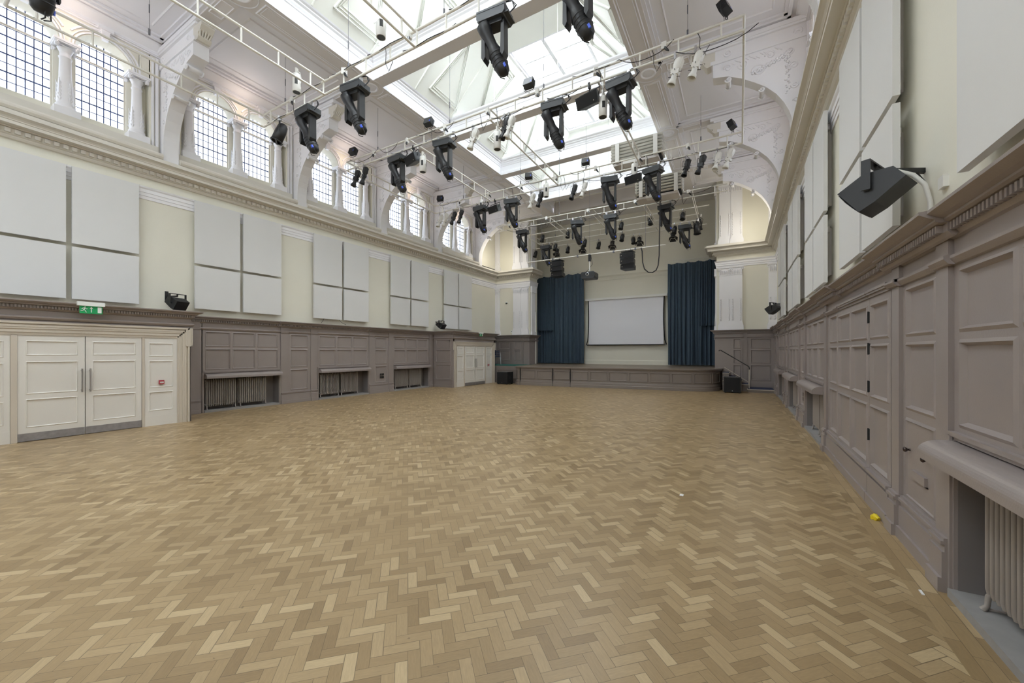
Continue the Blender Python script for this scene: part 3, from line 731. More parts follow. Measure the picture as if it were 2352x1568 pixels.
def valve(side, y, lab):
    t = thing('radiator_valve', label=lab, cat='valve', group='radiator valves'); s = WB(side)
    s.tube([(-.02,y,.055),(-.02,y,.20)], .013, 8).tube([(-.02,y,.16),(-.02,y+.05,.16)], .014, 8).build('valve_body', 'steel', t)
    WB(side).tube([(-.02,y,.20),(-.02,y,.215),(-.02,y,.255),(-.02,y,.265)], [.018,.021,.019,.01], 10).build('cap', 'signwhite', t)
for y, l in ((5.03,'nearest'),(8.41,'middle'),(11.83,'farthest')): valve('L', y, 'white capped radiator valve beside the %s radiator pair on left wall' % l)

# ------------------------------------------------------------------ acoustic wall panels
def apanel(side, y0, y1, z0, z1, lab):
    t = thing('acoustic_panel', label=lab, cat='acoustic panel', group='white acoustic panels on the walls')
    b = WB(side); b.box(.10,.155,y0,y1,z0,z1); b.build('board', 'panel', t)
    f = WB(side)
    for y in (y0+.30, y1-.34): f.box(0,.10,y,y+.04,z0+.16,z1-.16)
    for z in (z0+.14, z1-.24): f.box(.04,.10,y0+.2,y1-.2,z,z+.09)
    f.build('mounting_frame', 'soffit', t)
gl_ = [('left','near'),('right','near')]
gw = ['first','second','third','fourth','fifth']
for i, c in enumerate((2.535,5.945,9.33,12.76,16.175)):
    for (ya, yb, w) in ((c-1.14,c-.05,'left'),(c+.04,c+1.14,'right')):
        for (z0, z1, h) in ((4.03,5.71,'tall upper'),(2.82,3.96,'square lower')):
            apanel('L', ya, yb, z0, z1, '%s %s white acoustic panel, %s set of four from the left on left wall' % (h, w, gw[i]))
for i, c in enumerate((2.53,6.0,9.42,12.83,16.2)):
    for (ya, yb, w) in ((c-1.10,c-.045,'near'),(c+.045,c+1.13,'far')):
        for (z0, z1, h) in ((4.03,5.71,'tall upper'),(2.83,3.96,'square lower')):
            apanel('R', ya, yb, z0, z1, '%s %s white acoustic panel, %s set of four from the front on right wall' % (h, w, gw[i]))

# ------------------------------------------------------------------ doors
def door_set(X, y0, leafs, sides, posts, ztop, n, reveal, plate, fire=None):
    """leafs/sides: (ya,yb); frame in architrave colour"""
    T = lambda p,y,z: (X-.05+p, y, z)
    def dp(a, b, z0, z1, rows, mar, th=.03):
        m = MB(T); cwm = mar; m.box(-.02, th-.014, a, b, z0, z1)
        m.box(th-.015, th, a, a+mar, z0, z1); m.box(th-.015, th, b-mar, b, z0, z1)
        zz = [z0]+[v for q in rows for v in q]+[z1]
        for i in range(0, len(zz), 2): m.box(th-.015, th, a+mar, b-mar, zz[i], zz[i+1])
        for c, d in rows: m.frame(a+mar, b-mar, c, d, th-.004, th-.014, .020)
        return m
    for a, b, hy, nm in leafs:
        zb = .01
        d = struct(dp(a+.003, b-.003, zb, ztop, [(.26,.78),(.88,1.48),(1.60,1.87)], .10).build('door_%d' % nm, 'door'))
        MB(T).box(.028,.034,a+.006,b-.006,zb,plate).build('kick_plate', 'galv', d)
        h = MB(T); h.tube([(.09,hy,.86),(.09,hy,1.33)], .0125, 10); h.tube([(.03,hy,.90),(.09,hy,.90)], .009, 8); h.tube([(.03,hy,1.29),(.09,hy,1.29)], .009, 8); h.build('pull_handle', 'steel', d)
    for a, b, nm in sides:
        o = struct(dp(a, b, .0, ztop, [(.34,.76),(.86,1.46),(1.56,1.86)], .075).build('door_%d' % nm, 'door'))
        MB(T).box(.02,.036,a,b,0,.22).build('kick_board', 'door', o)
# near lobby: architrave, doors, frieze
mb = MB(lambda p,y,z: (-11.39-.05+p,y,z))
for a, b in ((1.578,1.655),(3.385,3.428)): mb.box(0,.045,a,b,0,1.985)
mb.box(0,.045,Y0,4.01,1.975,2.0)
for k, (w0, w1, p) in enumerate(((0,.03,.05),(.03,.06,.062),(.06,.095,.055),(.095,.13,.068),(.13,.165,.075),(.165,.19,.06),(.19,.225,.09))):
    mb.box(0,p,Y0,4.01+w1,2.0+w0-.001,2.0+w1); mb.box(0,p,4.01+w0-.001,4.01+w1,0,2.0+w1)
mb.box(0,.085,4.16,4.284,1.80,2.225); mb.box(0,.10,4.262,4.29,1.79,2.225); mb.box(0,.10,4.16,4.284,1.79,1.815)
struct(mb.build('trim_80', 'arch'))
mb = MB(); mb.box(-11.6,-11.40,Y0,4.284,2.2,2.5); mb.box(-11.62,-11.41,4.16,4.284,0,2.3); mb.box(-11.40,-11.36,Y0,4.284,2.20,2.24); mb.box(-11.40,-11.37,Y0,4.284,2.30,2.33); struct(mb.build('wall_lobby_near', 'taupe'))
door_set(-11.39, 0, [(1.655,2.515,2.462,1),(2.52,3.382,2.578,2)], [(.75,1.575,3),(3.43,4.008,4)], None, 1.972, 0, 0, .155)
struct(MB().box(-11.7,-11.45,Y0,.75,0,2.0).build('door_5', 'door'))
# far lobby
mb = MB(lambda p,y,z: (-11.42-.05+p,y,z))
for a, b in ((15.12,15.19),(16.925,16.995)): mb.box(0,.045,a,b,0,1.94)
for k, (w0, w1, p) in enumerate(((0,.03,.05),(.03,.06,.062),(.06,.095,.055),(.095,.13,.068),(.13,.165,.075),(.165,.20,.09))):
    mb.box(0,p,14.55-w1,17.58+w1,1.94+w0-.001,1.94+w1); mb.box(0,p,14.55-w1,14.55-w0+.001,0,1.94+w1); mb.box(0,p,17.58+w0-.001,17.58+w1,0,1.94+w1)
mb.box(0,.09,14.30,14.36,1.74,2.14); mb.box(0,.09,17.77,17.85,1.74,2.14)
struct(mb.build('trim_81', 'arch'))
mb = MB(); mb.box(-11.66,-11.43,14.3,17.86,2.1,2.5); mb.box(-11.66,-11.43,14.3,14.38,0,2.3); mb.box(-11.66,-11.43,17.75,17.86,0,2.3); struct(mb.build('wall_lobby_far', 'taupe'))
door_set(-11.42, 0, [(15.19,16.055,16.005,6),(16.06,16.925,16.115,7)], [(14.55,15.12,8),(16.995,17.58,9)], None, 1.935, 0, 0, .155)
# exit signs
def exit_sign(x, y, zc, lab, rz=0):
    t = thing('exit_sign', (x,y,zc), rz, lab, 'exit sign')
    MB().box(-.02,.05,-.19,.19,.07,.15).build('lamp_housing', 'signwhite', t)
    MB().box(.01,.022,-.16,.16,-.08,.07).build('sign_plate', 'green', t)
    m = MB()
    def blk(a, b, c, d): m.box(.022,.025,a,b,c,d)
    blk(.09,.145,-.06,.055)                                     # doorway
    m.prism([(-.004,-.055),(.008,-.055),(.008,.02),(.026,.02),(.002,.055),(-.022,.02),(-.004,.02)], .022, .025, 0)
    m.lathe([(0,0),(.011,0)], (.0245,-.085,.045), (1,0,0), 12)
    for a, b in (((-.088,.03),(-.10,.0)),((-.10,.0),(-.082,-.025)),((-.082,-.025),(-.066,-.058)),((-.10,.0),(-.12,-.028)),((-.12,-.028),(-.145,-.03)),((-.09,.026),(-.07,.008)),((-.07,.008),(-.05,.012)),((-.09,.026),(-.118,.022)),((-.118,.022),(-.13,.0))):
        m.tube([(.0235,*a),(.0235,*b)], .0065, 5)
    m.build('pictogram', 'signwhite', t); return t
exit_sign(-11.16, 2.54, 2.50, 'green running-man exit sign above the near white double doors')
exit_sign(-11.19, 16.19, 2.50, 'green running-man exit sign above the far white doors').scale = (1,.85,.85)
def call_point(x, y, z, lab):
    t = thing('fire_call_point', (x,y,z), 0, lab, 'fire call point')
    MB().box(0,.04,-.045,.045,-.045,.045).build('case', 'red', t); MB().box(.04,.043,-.032,.032,-.022,.012).build('glass_panel', 'signwhite', t)
    m = MB(); [m.box(.043,.0445,-.024+.01*i,-.018+.01*i,-.008,.002) for i in range(5)]; m.build('lettering', 'dark', t)
call_point(-11.41, 3.717, .975, 'small red fire call point on the panel beside the near doors'); call_point(-11.44, 17.24, .96, 'small red fire call point beside the far white doors')
struct(MB().box(-11.75,-11.47,Y0,4.15,0,2.2).box(-11.75,-11.50,14.4,17.75,0,2.2).build('dark_lobby_backing', 'dark'))  # near-black boxes stand in for the darkness seen through gaps round the doors
# ------------------------------------------------------------------ stage
ZS_ = .93
FR = [(-10.05,19.9),(-10.02,18.6),(-9.98,17.75),(-9.85,17.35),(-9.5,17.17),(-8.8,17.18),(-8,17.24),(-7,17.33),(-6,17.46),(-5,17.6),(-4,17.72),(-3,17.83),(-2.1,17.93),(-1.6,18.03),(-1.2,18.2),(-.92,18.5),(-.75,18.9),(-.66,19.4),(-.62,19.9)]
def smooth_path(pts, k=3):
    out = []
    for i in range(len(pts)-1):
        p0, p1, p2, p3 = [Vector(pts[min(max(j,0),len(pts)-1)]) for j in (i-1,i,i+1,i+2)]
        for j in range(k):
            t = j/k; out.append(tuple(.5*((2*p1)+(p2-p0)*t+(2*p0-5*p1+4*p2-p3)*t*t+(3*p1-p0-3*p2+p3)*t**3)))
    return out+[tuple(pts[-1])]
FP = smooth_path(FR)
stg = thing('stage', label='raised stage with taupe panelled bow front and wooden top', cat='stage')
m = MB(); poly = FP+[(-.62,22.4),(-10.05,22.4)]; m.prism([(a,b) for a,b in poly], .875, ZS_, 2)
m.box(-12.4,-10.04,19.85,22.4,.875,ZS_); m.box(-.64,1.05,20.9,22.4,.875,ZS_); m.build('stage_floor', 'stagefloor', stg)
RP = list(reversed(FP))
m = MB(); m.sweep(FP, [(0,0),(.0,.12),(-.015,.135),(-.015,.20),(-.035,.215),(-.035,.235),(-.05,.25),(-.06,.26),(-.06,.80),(-.04,.82),(-.03,.86),(.015,.875),(.02,.89),(.02,.93),(-.05,.935)], False)
m.build('stage_front', 'stagefront', stg)
# moulded panels along the front
def at_len(path, s):
    for a, b in zip(path[:-1], path[1:]):
        a, b = Vector(a), Vector(b); L = (b-a).length
        if s <= L: d = (b-a)/L; return a+d*s, d
        s -= L
    d = (Vector(path[-1])-Vector(path[-2])).normalized(); return Vector(path[-1]), d
tot = sum((Vector(b)-Vector(a)).length for a, b in zip(FP[:-1], FP[1:]))
m = MB(); npan = 11; s0 = 2.1; pw = (tot-1.5-s0)/npan
for i in range(-1, npan+1):
    a0, a1 = s0+i*pw+.06, s0+(i+1)*pw-.06
    ns = 6
    for (z0, z1) in ((.33,.74),):
        for (zA, zB) in ((z0,z0+.03),(z1-.03,z1)):
            P = [at_len(FP, a0+(a1-a0)*j/ns) for j in range(ns+1)]
            m.tube([tuple((p + Vector((d.y,-d.x))*-.052).to_3d() + Vector((0,0,(zA+zB)/2))) for p, d in P], .022, 6)
        for s in (a0, a1):
            p, d = at_len(FP, s); q = p+Vector((d.y,-d.x))*-.052; m.tube([(q.x,q.y,z0+.015),(q.x,q.y,z1-.015)], .022, 6)
m.build('panel_moulding', 'stagefront', stg)
m = MB()
for s in (s0+pw, s0+3*pw, s0+4*pw):
    p, d = at_len(FP, s); q = p+Vector((d.y,-d.x))*-.02; m.box(q.x-.006,q.x+.006,q.y-.03,q.y+.05,.0,.87)
m.build('hatch_joint', 'dark', stg)
# low platform at the left end of the stage
t = thing('side_platform', label='taupe side platform left of the stage with green carpet edge', cat='platform')
m = MB(lambda p,y,z: (y, 17.98-p, z)); m.box(-1.9,0,-12.55,-10.05,0,.90); m.box(0,.02,-12.5,-10.06,.74,.90); m.box(0,.02,-12.5,-10.06,0,.2); m.frame(-11.3,-10.2,.25,.70,.015,.0,.03); m.build('platform_body', 'stagefront', t)
MB().box(-12.55,-10.05,17.97,19.85,.90,.93).build('carpet_top', 'greenmat', t)
# steps at the right end
t = thing('stage_steps', label='carpeted steps rising to the right end of the stage', cat='steps')
for i, (x0, x1, z) in enumerate(((-.62,.33,.31),(-.62,.10,.465),(-.62,-.13,.62),(-.62,-.38,.775))):
    zb = 0 if i == 0 else (.31,.465,.62)[i-1]
    MB().box(x0,x1,19.02,19.80,zb,z-.035).build('riser', 'stagefront', t)
    MB().box(x0,x1+.02,19.0,19.80,z-.035,z-.012).build('nosing', 'arch', t)
    MB().box(x0,x1-.0,19.03,19.80,z-.012,z).build('tread_carpet', 'carpet', t)
MB().box(.30,1.21,18.72,19.84,0,.10).build('riser', 'stagefront', t); MB().box(.28,1.21,18.70,19.84,.10,.13).build('nosing', 'arch', t); MB().box(.31,1.2,18.76,19.84,.13,.142).build('tread_carpet', 'carpet', t)
t = thing('handrail', label='black and cream handrail beside the stage steps', cat='handrail')
MB().tube([(.36,18.98,.13),(.36,18.98,.92)], .02, 10).build('post', 'arch', t)
MB().tube([(.36,18.98,.78),(.36,18.98,.98),(.34,18.98,1.04),(.28,18.98,1.09),(-.68,18.98,1.72),(-.72,18.98,1.73),(-.76,18.98,1.69)], .018, 8).build('grip', 'blackm', t)
MB().tube([(.36,18.98,.38),(-.55,18.98,1.0)], .012, 8).build('lower_rail', 'arch', t)

# ------------------------------------------------------------------ curtains and screen
def curtain(x0, x1, y, ztop, flap, lab, seed):
    rnd = random.Random(seed); t = thing('stage_curtain', label=lab, cat='curtain', group='blue stage curtains')
    N = 260; ph = [rnd.uniform(0,6.28) for _ in range(6)]
    def row(z, amp, N=N, xa=x0, xb=x1, yo=0):
        pts = []
        for i in range(N+1):
            s = i/N; x = xa+(xb-xa)*s
            w = .055*math.sin(s*95+ph[0]+1.2*math.sin(s*7+ph[1]))+.03*math.sin(s*41+ph[2])+.022*math.sin(s*167+ph[3])
            pts.append((x+.012*math.sin(s*30+z), y-yo+w*amp, z))
        return pts
    def sheet(rows):
        m = MB(); n = len(rows[0]); vs = [p for r in rows for p in r]
        m.add(vs, [(i*n+j, i*n+j+1, (i+1)*n+j+1, (i+1)*n+j) for i in range(len(rows)-1) for j in range(n-1)], True); return m
    tops = []
    top = [(px, py, ztop-.05*abs(math.sin(i/N*18))*1.3) for i, (px, py, pz) in enumerate(row(ztop,.55))]
    rows = [top]+[row(z, a) for z, a in ((ztop-.3,.7),(4.6,.95),(3.2,1.1),(2,1.2),(1.3,1.25),(.975,1.3))]
    o = sheet(rows).build('drape', 'curtain', t)
    xa, xb = flap
    r2 = [row(z, a, 110, xa, xb, .14) for z, a in ((ztop-.12,.5),(5,.8),(3.6,.9),(2.95,1.0))]
    sheet(r2).build('tied_up_leg', 'curtain', t)
    m = MB()
    for i in range(9): m.tube([(x0+(x1-x0)*(i+.5)/9, y, ztop-.03),(x0+(x1-x0)*(i+.5)/9, y, ztop+.12)], .008, 5)
    m.tube([(x0,y,ztop+.12),(x1,y,ztop+.12)], .014, 6); m.build('curtain_rail', 'pipe', t)
curtain(-10.95, -7.86, 21.9, 6.28, (-10.9,-9.72), 'tall blue stage curtain hanging left of the projection screen', 3)
curtain(-3.25, -.45, 21.9, 6.28, (-1.75,-.5), 'tall blue stage curtain hanging right of the projection screen', 8)
t = thing('projection_screen', label='pull-down white projection screen with black borders on the back wall', cat='projection screen')
MB().box(-7.86,-3.32,22.12,22.26,4.64,4.76).build('screen_case', 'whitefix', t)
m = MB(); nn = 12
for i in range(nn):
    a, b = i/nn, (i+1)/nn
    for zz in range(1): m.quad((-7.66+4.16*a,22.2,2.07),(-7.66+4.16*b,22.2,2.07),(-7.66+4.16*b,22.2,4.64),(-7.66+4.16*a,22.2,4.64))
m.build('screen_fabric', 'screen', t)
for s, xe in ((-1,-7.66),(1,-3.5)):
    m = MB(); K = 10; vs = []
    for i in range(K+1):
        q = i/K; bow = .035*(1-4*(q-.5)**2)*-s+(.05*s if q < .02 else 0)+.06*s*(1-q)**3
        vs += [(xe+bow-.0*s, 22.195, 2.04+2.6*q),(xe+bow+.06*s, 22.195, 2.04+2.6*q)]
    m.add(vs, [(2*i,2*i+1,2*i+3,2*i+2) for i in range(K)]); m.build('side_border', 'cloth_black', t)
MB().tube([(-7.76,22.19,2.05),(-3.40,22.19,2.05)], .028, 8).build('weight_bar', 'blackm', t)

# ------------------------------------------------------------------ lighting rig (white ladder trusses)
def ladder(m, a, b, zl, zu, pitch=.72, r=.026, z2=None):
    a, b = Vector(a), Vector(b); L = (b-a).length; k = max(1, int(L/pitch))
    m.tube([(a.x,a.y,zl),(b.x,b.y,zl)], r, 8); m.tube([(a.x,a.y,zu),(b.x,b.y,zu)], r, 8)
    for i in range(k):
        p = a+(b-a)*((i+.5)/k); m.tube([(p.x,p.y,zl),(p.x,p.y,zu)], r*.72, 6)
def hangers(m, pts, zu, ztop=ZC):
    for x, y in pts:
        zt = 12.3 if XL+BH < x < XR-BH else 9.38
        m.tube([(x,y,zu),(x,y,zt)], .0045, 4); m.tube([(x,y,zu),(x,y,zu+.12)], .02, 6); m.tube([(x,y,zu+.45),(x,y,zu+.62)], .012, 6)
RX = [-11.3,-8.56,-5.65,-2.75,.08]
rig = thing('lighting_frame', label='white ladder-pipe lighting frame over the front of the hall', cat='truss', group='white pipe lighting frames')
m = MB()
for y in (1.5,5.85): ladder(m, (-11.25,y), (.05,y), 7.80, 8.12)
for x in RX: ladder(m, (x if x > -11 else -11.25, 1.5), (x if x > -11 else -11.25, 5.85), 7.80, 8.12)
m.build('pipework', 'pipe', rig); m = MB(); hangers(m, [(-10.2,5.85),(-7.7,5.85),(-4.9,5.85),(-10.4,3.2),(-7.7,1.5),(-1.5,5.85),(-10.9,1.5)], 8.12); m.build('suspension_wire', 'wire', rig)
rig2 = thing('lighting_frame', label='white ladder-pipe lighting frame over the middle of the hall', cat='truss', group='white pipe lighting frames')
m = MB()
for y, zl, zu in ((8.6,7.74,8.02),(13.06,7.66,7.98)): ladder(m, (-11.4,y), (.08,y), zl, zu)
for x in [-11.4]+RX[1:]: 
    for zz in (0,1):
        za, zb = ((7.74,7.66),(8.02,7.98))[zz]; m.tube([(x,8.6,za),(x,13.06,zb)], .024, 8)
    for i in range(6): yy = 8.6+4.46*(i+.5)/6; m.tube([(x,yy,7.70),(x,yy,8.0)], .018, 6)
m.build('pipework', 'pipe', rig2); m = MB(); hangers(m, [(-9.9,8.6),(-7.0,8.6),(-4.1,8.6),(-.9,8.6),(-9.9,13.06),(-7.2,13.06),(-4.6,13.06),(-1.0,13.06),(-5.6,13.06)], 8.02); m.build('suspension_wire', 'wire', rig2)
rig3 = thing('lighting_frame', label='white ladder-pipe lighting frame over the stage end', cat='truss', group='white pipe lighting frames')
m = MB(); ladder(m, (-10.65,16.75), (-.38,16.75), 7.70, 7.96, .8, .022); ladder(m, (-9.6,19.5), (-1.6,19.5), 7.60, 7.88, .9, .02)
m.tube([(-10.16,19.1,8.06),(-1.14,19.1,8.06)], .022, 8); m.tube([(-10.4,20.3,7.60),(-1.3,20.3,7.60)], .02, 8)
for x in (-9.6,-7.7,-5.6,-3.45,-1.6):
    m.tube([(x,16.75,7.70),(x,20.3,7.60)], .02, 6); m.tube([(x,16.75,7.96),(x,19.5,7.88)], .018, 6)
m.build('pipework', 'pipe', rig3); m = MB(); hangers(m, [(-9.3,16.75),(-7.2,16.75),(-4.9,16.75),(-2.0,16.75)], 7.96); hangers(m, [(-8.6,19.5),(-5.6,19.5),(-3.2,19.5)], 7.88); m.build('suspension_wire', 'wire', rig3)
bar = thing('hoist_bar', label='single white pipe carrying the projector and hanging loudspeakers', cat='pipe')
MB().tube([(-8.73,16.5,5.90),(-2.54,16.5,5.90)], .026, 10).build('pipe', 'pipe', bar)
m = MB(); [m.tube([(x,16.5,5.90),(x,16.5,9.9)], .006, 5) for x in (-8.0,-5.65,-3.3)]; [m.box(x-.03,x+.03,16.46,16.54,5.85,5.95) for x in (-7.4,-6.2,-4.6,-3.7)]; m.build('suspension_wire', 'wire', bar)

# ------------------------------------------------------------------ stage lights
def rot(ax, a): return Matrix.Rotation(a, 3, ax)
def clamp(m, z0=-.0, z1=-.09): m.box(-.02,.02,-.035,.035,z1,.035); m.tube([(0,0,z1),(0,0,z1-.03)], .012, 6)
def moving_head():
    t = thing('moving_head_light')
    m = MB(); m.prism([(-.25,-.115),(.25,-.115),(.25,-.235),(.215,-.275),(-.215,-.275),(-.25,-.235)], -.16, .16, 1); m.box(-.24,.24,-.165,.165,-.15,-.135); m.box(-.255,-.19,-.12,.12,-.10,-.24); m.box(.22,.30,-.13,.13,-.235,-.26)
    m.build('base', 'dgrey', t)
    m = MB()
    for x in (-.17,.17): m.box(x-.03,x+.03,-.02,.02,-.12,.03)
    m.build('clamp', 'steel', t)
    m = MB(); m.box(-.17,.17,-.10,.10,-.335,-.275)
    for s in (-1,1): m.prism([(s*.15,-.33),(s*.20,-.30),(s*.205,-.80),(s*.17,-.86),(s*.135,-.80)][::s], -.075, .075, 1)
    m.build('yoke', 'blackm', t)
    R = rot('Y', -.38) @ rot('X', .22)
    ax = R @ Vector((0,0,1)); c = Vector((-.01,0,-.68))
    m = MB(); m.lathe([(.0,-.42),(.06,-.42),(.10,-.38),(.115,-.30),(.118,-.05),(.10,.0),(.085,.06),(.085,.22),(.105,.28),(.115,.40),(.10,.40)], c, ax, 18)
    for k in range(4): m.lathe([(.118,-.28+.06*k),(.128,-.27+.06*k),(.118,-.26+.06*k)], c, ax, 18)
    hd = m.build('head', 'black', t)
    MB().lathe([(0,.395),(.10,.39)], c, ax, 18).build('lens', 'lens', hd)
    m = MB(); q = c-ax*.34+R@Vector((.07,-.085,0)); m.obox(q, .035, .03, .06, R); m.build('display', 'blue', hd)
    m = MB(); q = c-ax*.44
    for s in (-1,1): m.tube([tuple(q+R@Vector((s*.07,-.06,.09))), tuple(q+R@Vector((s*.075,-.07,-.01))), tuple(q+R@Vector((s*.03,-.02,-.045)))], .008, 6)
    m.build('carry_handle', 'blackm', hd)
    m = MB()
    for k in range(3): m.tube([(.24,0,-.19),(.34+.02*k,.02,-.12+.02*k),(.30,.03,.02),(.12+.05*k,0,.03)], .008, 5)
    m.build('power_cable', 'cable', t)
    return t
def wash_box():
    t = thing('flood_light'); m = MB(); R = rot('X', -.35)
    m.obox((0,0,.28), .25, .16, .20, R)
    for k in range(4): m.obox(Vector((0,0,.28))+R@Vector((0,.0,-.07+.047*k)), .262, .15, .012, R)
    m.build('housing', 'black', t)
    MB().tube([(-.14,0,.29),(-.14,0,.13),(-.10,0,.10),(.10,0,.10),(.14,0,.13),(.14,0,.29)], .009, 6).build('yoke', 'blackm', t)
    m = MB(); m.tube([(0,0,.10),(0,0,0)], .014, 6); m.build('clamp', 'steel', t)
    m = MB(); m.obox(Vector((.09,-.085,.27)), .03, .012, .05, R); m.build('display', 'blue', t)
    return t
def profile_spot(mt_, nm):
    t = thing(nm); R = rot('Y', .30) @ rot('X', -.15); ax = R @ Vector((0,0,-1)); c = Vector((0,0,-.36))
    m = MB(); m.lathe([(0,-.30),(.055,-.30),(.085,-.26),(.09,-.12),(.07,-.08),(.055,-.02),(.055,.14),(.075,.18),(.088,.26),(.08,.26),(.07,.2)], c, ax, 16)
    m.obox(c+ax*.0, .15, .11, .10, R); m.obox(c-ax*.2, .155, .12, .15, R); m.build('barrel', mt_, t)
    m = MB()
    for k in (-.02,.08): m.tube([tuple(c+ax*k+R@Vector((-.12,0,0))), tuple(c+ax*k+R@Vector((.12,0,0)))], .006, 5); m.tube([tuple(c+ax*k+R@Vector((0,-.10,0))), tuple(c+ax*k+R@Vector((0,.10,0)))], .006, 5)
    m.build('shutter', 'blackm', t)
    MB().tube([tuple(c+R@Vector((-.10,0,.02))),(-.085,0,-.13),(.085,0,-.13),tuple(c+R@Vector((.10,0,.02)))], .009, 6).build('yoke', mt_, t)
    m = MB(); clamp(m); m.tube([(0,0,-.09),(0,0,-.14)], .01, 6); m.build('clamp', 'steel' , t)
    MB().tube([(.02,0,0),(.12,.02,-.05),(.14,.03,-.18),(.05,.03,-.22)], .006, 5).build('power_cable', 'cable' if mt_ == 'black' else 'wcable', t)
    return t
def cyl_speaker():
    t = thing('cylinder_projector')
    m = MB(); m.lathe([(0,-.12),(.085,-.12),(.095,-.13),(.095,-.56),(.088,-.565),(.08,-.55),(0,-.55)], n=22); m.build('body', 'whitefix', t)
    m = MB()
    for a in (-2.2,-.55,1.2):
        m.lathe([(.0965,-.40),(.0965,-.25)], (0,0,0), (0,0,1), 5, a, a+.7)
    m.build('side_grille', 'socket', t); MB().lathe([(0,-.563),(.078,-.563)], n=20).build('end_grille', 'dgrey', t)
    m = MB(); clamp(m); m.tube([(.10,0,-.35),(.115,0,-.2),(.08,0,-.07),(0,0,-.03)], .009, 6); m.build('bracket', 'whitefix', t)
    return t
def box_speaker():
    t = thing('hanging_speaker'); R = rot('X', .38)
    m = MB(); c = Vector((0,0,-.36))
    pr_ = [(-.28,-.13,-.13),(.28,-.13,-.13),(.28,-.13,.13),(-.28,-.13,.13),(-.20,.14,-.12),(.20,.14,-.12),(.20,.14,.12),(-.20,.14,.12)]
    m.add([tuple(c+R@Vector(p)) for p in pr_], [(0,1,2,3),(4,7,6,5),(0,4,5,1),(3,2,6,7),(0,3,7,4),(1,5,6,2)]); cab = m.build('cabinet', 'dgrey', t)
    m = MB(); m.obox(c+R@Vector((0,-.134,0)), .53, .006, .235, R); m.build('grille', 'cloth_black', cab)
    m = MB(); m.obox(c+R@Vector((.17,-.139,-.06)), .018, .004, .018, R); m.build('badge', 'arch', cab)
    m = MB(); m.tube([(-.24,0,-.33),(-.27,0,-.16),(.27,0,-.16),(.24,0,-.33)], .013, 6); m.tube([(0,0,-.16),(0,0,-.02)], .016, 6); clamp(m); m.build('yoke', 'blackm', t)
    return t
def fresnel(barn):
    t = thing('fresnel_light' if barn else 'par_can'); R = rot('X', -.35)
    c = Vector((0,0,-.30)); ax = R @ Vector((0,0,-1)); m = MB()
    if barn:
        m.lathe([(0,-.16),(.06,-.16),(.10,-.10),(.105,.12),(.09,.13),(0,.13)], c, ax, 14); m.build('housing', 'black', t)
        m = MB()
        for k in range(4):
            Rz = R @ rot('Z', k*PI/2); m.add([tuple(c+ax*.13+Rz@Vector(v)) for v in ((-.10,-.10,0),(.10,-.10,0),(.15,-.19,-.12),(-.15,-.19,-.12),(-.10,-.106,0),(.10,-.106,0),(.15,-.196,-.12),(-.15,-.196,-.12))], [(0,1,2,3),(4,7,6,5),(2,3,7,6)])
        m.build('barn_door', 'blackm', t)
    else:
        m.lathe([(0,-.20),(.05,-.20),(.085,-.16),(.10,-.05),(.10,.17),(.092,.17),(.09,.0),(0,-.02)], c, ax, 16); m.build('housing', 'black', t)
        m = MB(); m.obox(c+ax*.175, .25, .03, .012, R); m.obox(c+ax*.175, .03, .25, .012, R) if False else None; m.lathe([(.09,.165),(.118,.165),(.118,.18),(.09,.18)], c, ax, 8); m.build('colour_frame', 'blackm', t)
    m = MB(); m.tube([tuple(c+Vector((-.12,0,0))),(-.12,0,-.12),(0,0,-.07),(.12,0,-.12),tuple(c+Vector((.12,0,0)))], .008, 6); m.tube([(0,0,-.08),(0,0,0)], .012, 6); m.build('yoke', 'blackm', t)
    m = MB(); m.box(-.022,.022,-.035,.035,-.05,.035); m.build('clamp', 'steel', t)
    return t
def place(proto, items, cat, group, lowz=None):
    for i, (x, y, z, rz, lab) in enumerate(items):
        if i == 0: proto.location = (x,y,z); proto.rotation_euler = (0,0,rz); tag(proto, lab, cat, group)
        else: dup(proto, (x,y,z), lab, rz=rz)
P1, P2, P3, P4_, P5 = (5.85,7.78),(8.6,7.72),(13.06,7.64),(16.75,7.68),(19.5,7.58)
tn = {5.85:'the nearest cross truss',8.6:'the second cross truss',13.06:'the third cross truss',16.75:'the truss in front of the stage',19.5:'the truss over the stage'}
def row(Y, z, xs, desc, count, rz=0, extra=0):
    w = {1:['the only one'],2:['left','right'],3:['leftmost of three','middle of three','rightmost of three'],4:['leftmost of four','second from left of four','third from left of four','rightmost of four'],5:['leftmost of five','second from left of five','middle of five','fourth from left of five','rightmost of five'],6:['leftmost of six','second of six from left','third of six from left','fourth of six from left','fifth of six from left','rightmost of six'],8:['%s of eight from left' % q for q in ('first','second','third','fourth','fifth','sixth','seventh','last')]}[count]
    out = []
    for i, x in enumerate(sorted(xs)):
        out.append((x, Y, z, rz+extra*math.sin(i*2.3+x), '%s on %s, %s' % (desc, tn[Y], w[i])))
    return out
mh = row(5.85, 7.76, [-9.23,-7.48,-3.75,-2.2], 'black moving-head stage light', 4, -.0, .12)+row(8.6, 7.71, [-9.01,-7.2,-3.83,-2.25], 'black moving-head stage light', 4, 0, .12)+row(13.06, 7.63, [-9.04,-7.59,-3.78,-2.38], 'black moving-head stage light', 4, 0, .25)+row(16.75, 7.67, [-9.13,-6.33,-4.79,-2.56], 'black moving-head light', 4, .1, .3)+row(19.5, 7.57, [-9.16,-2.16], 'black moving-head stage light', 2, 0, .2)
mh += [(-8.62,1.5,7.76,2.6,'black moving-head stage light cut off by the top left corner of the photo')]
place(moving_head(), mh, 'stage light', 'moving-head stage lights')
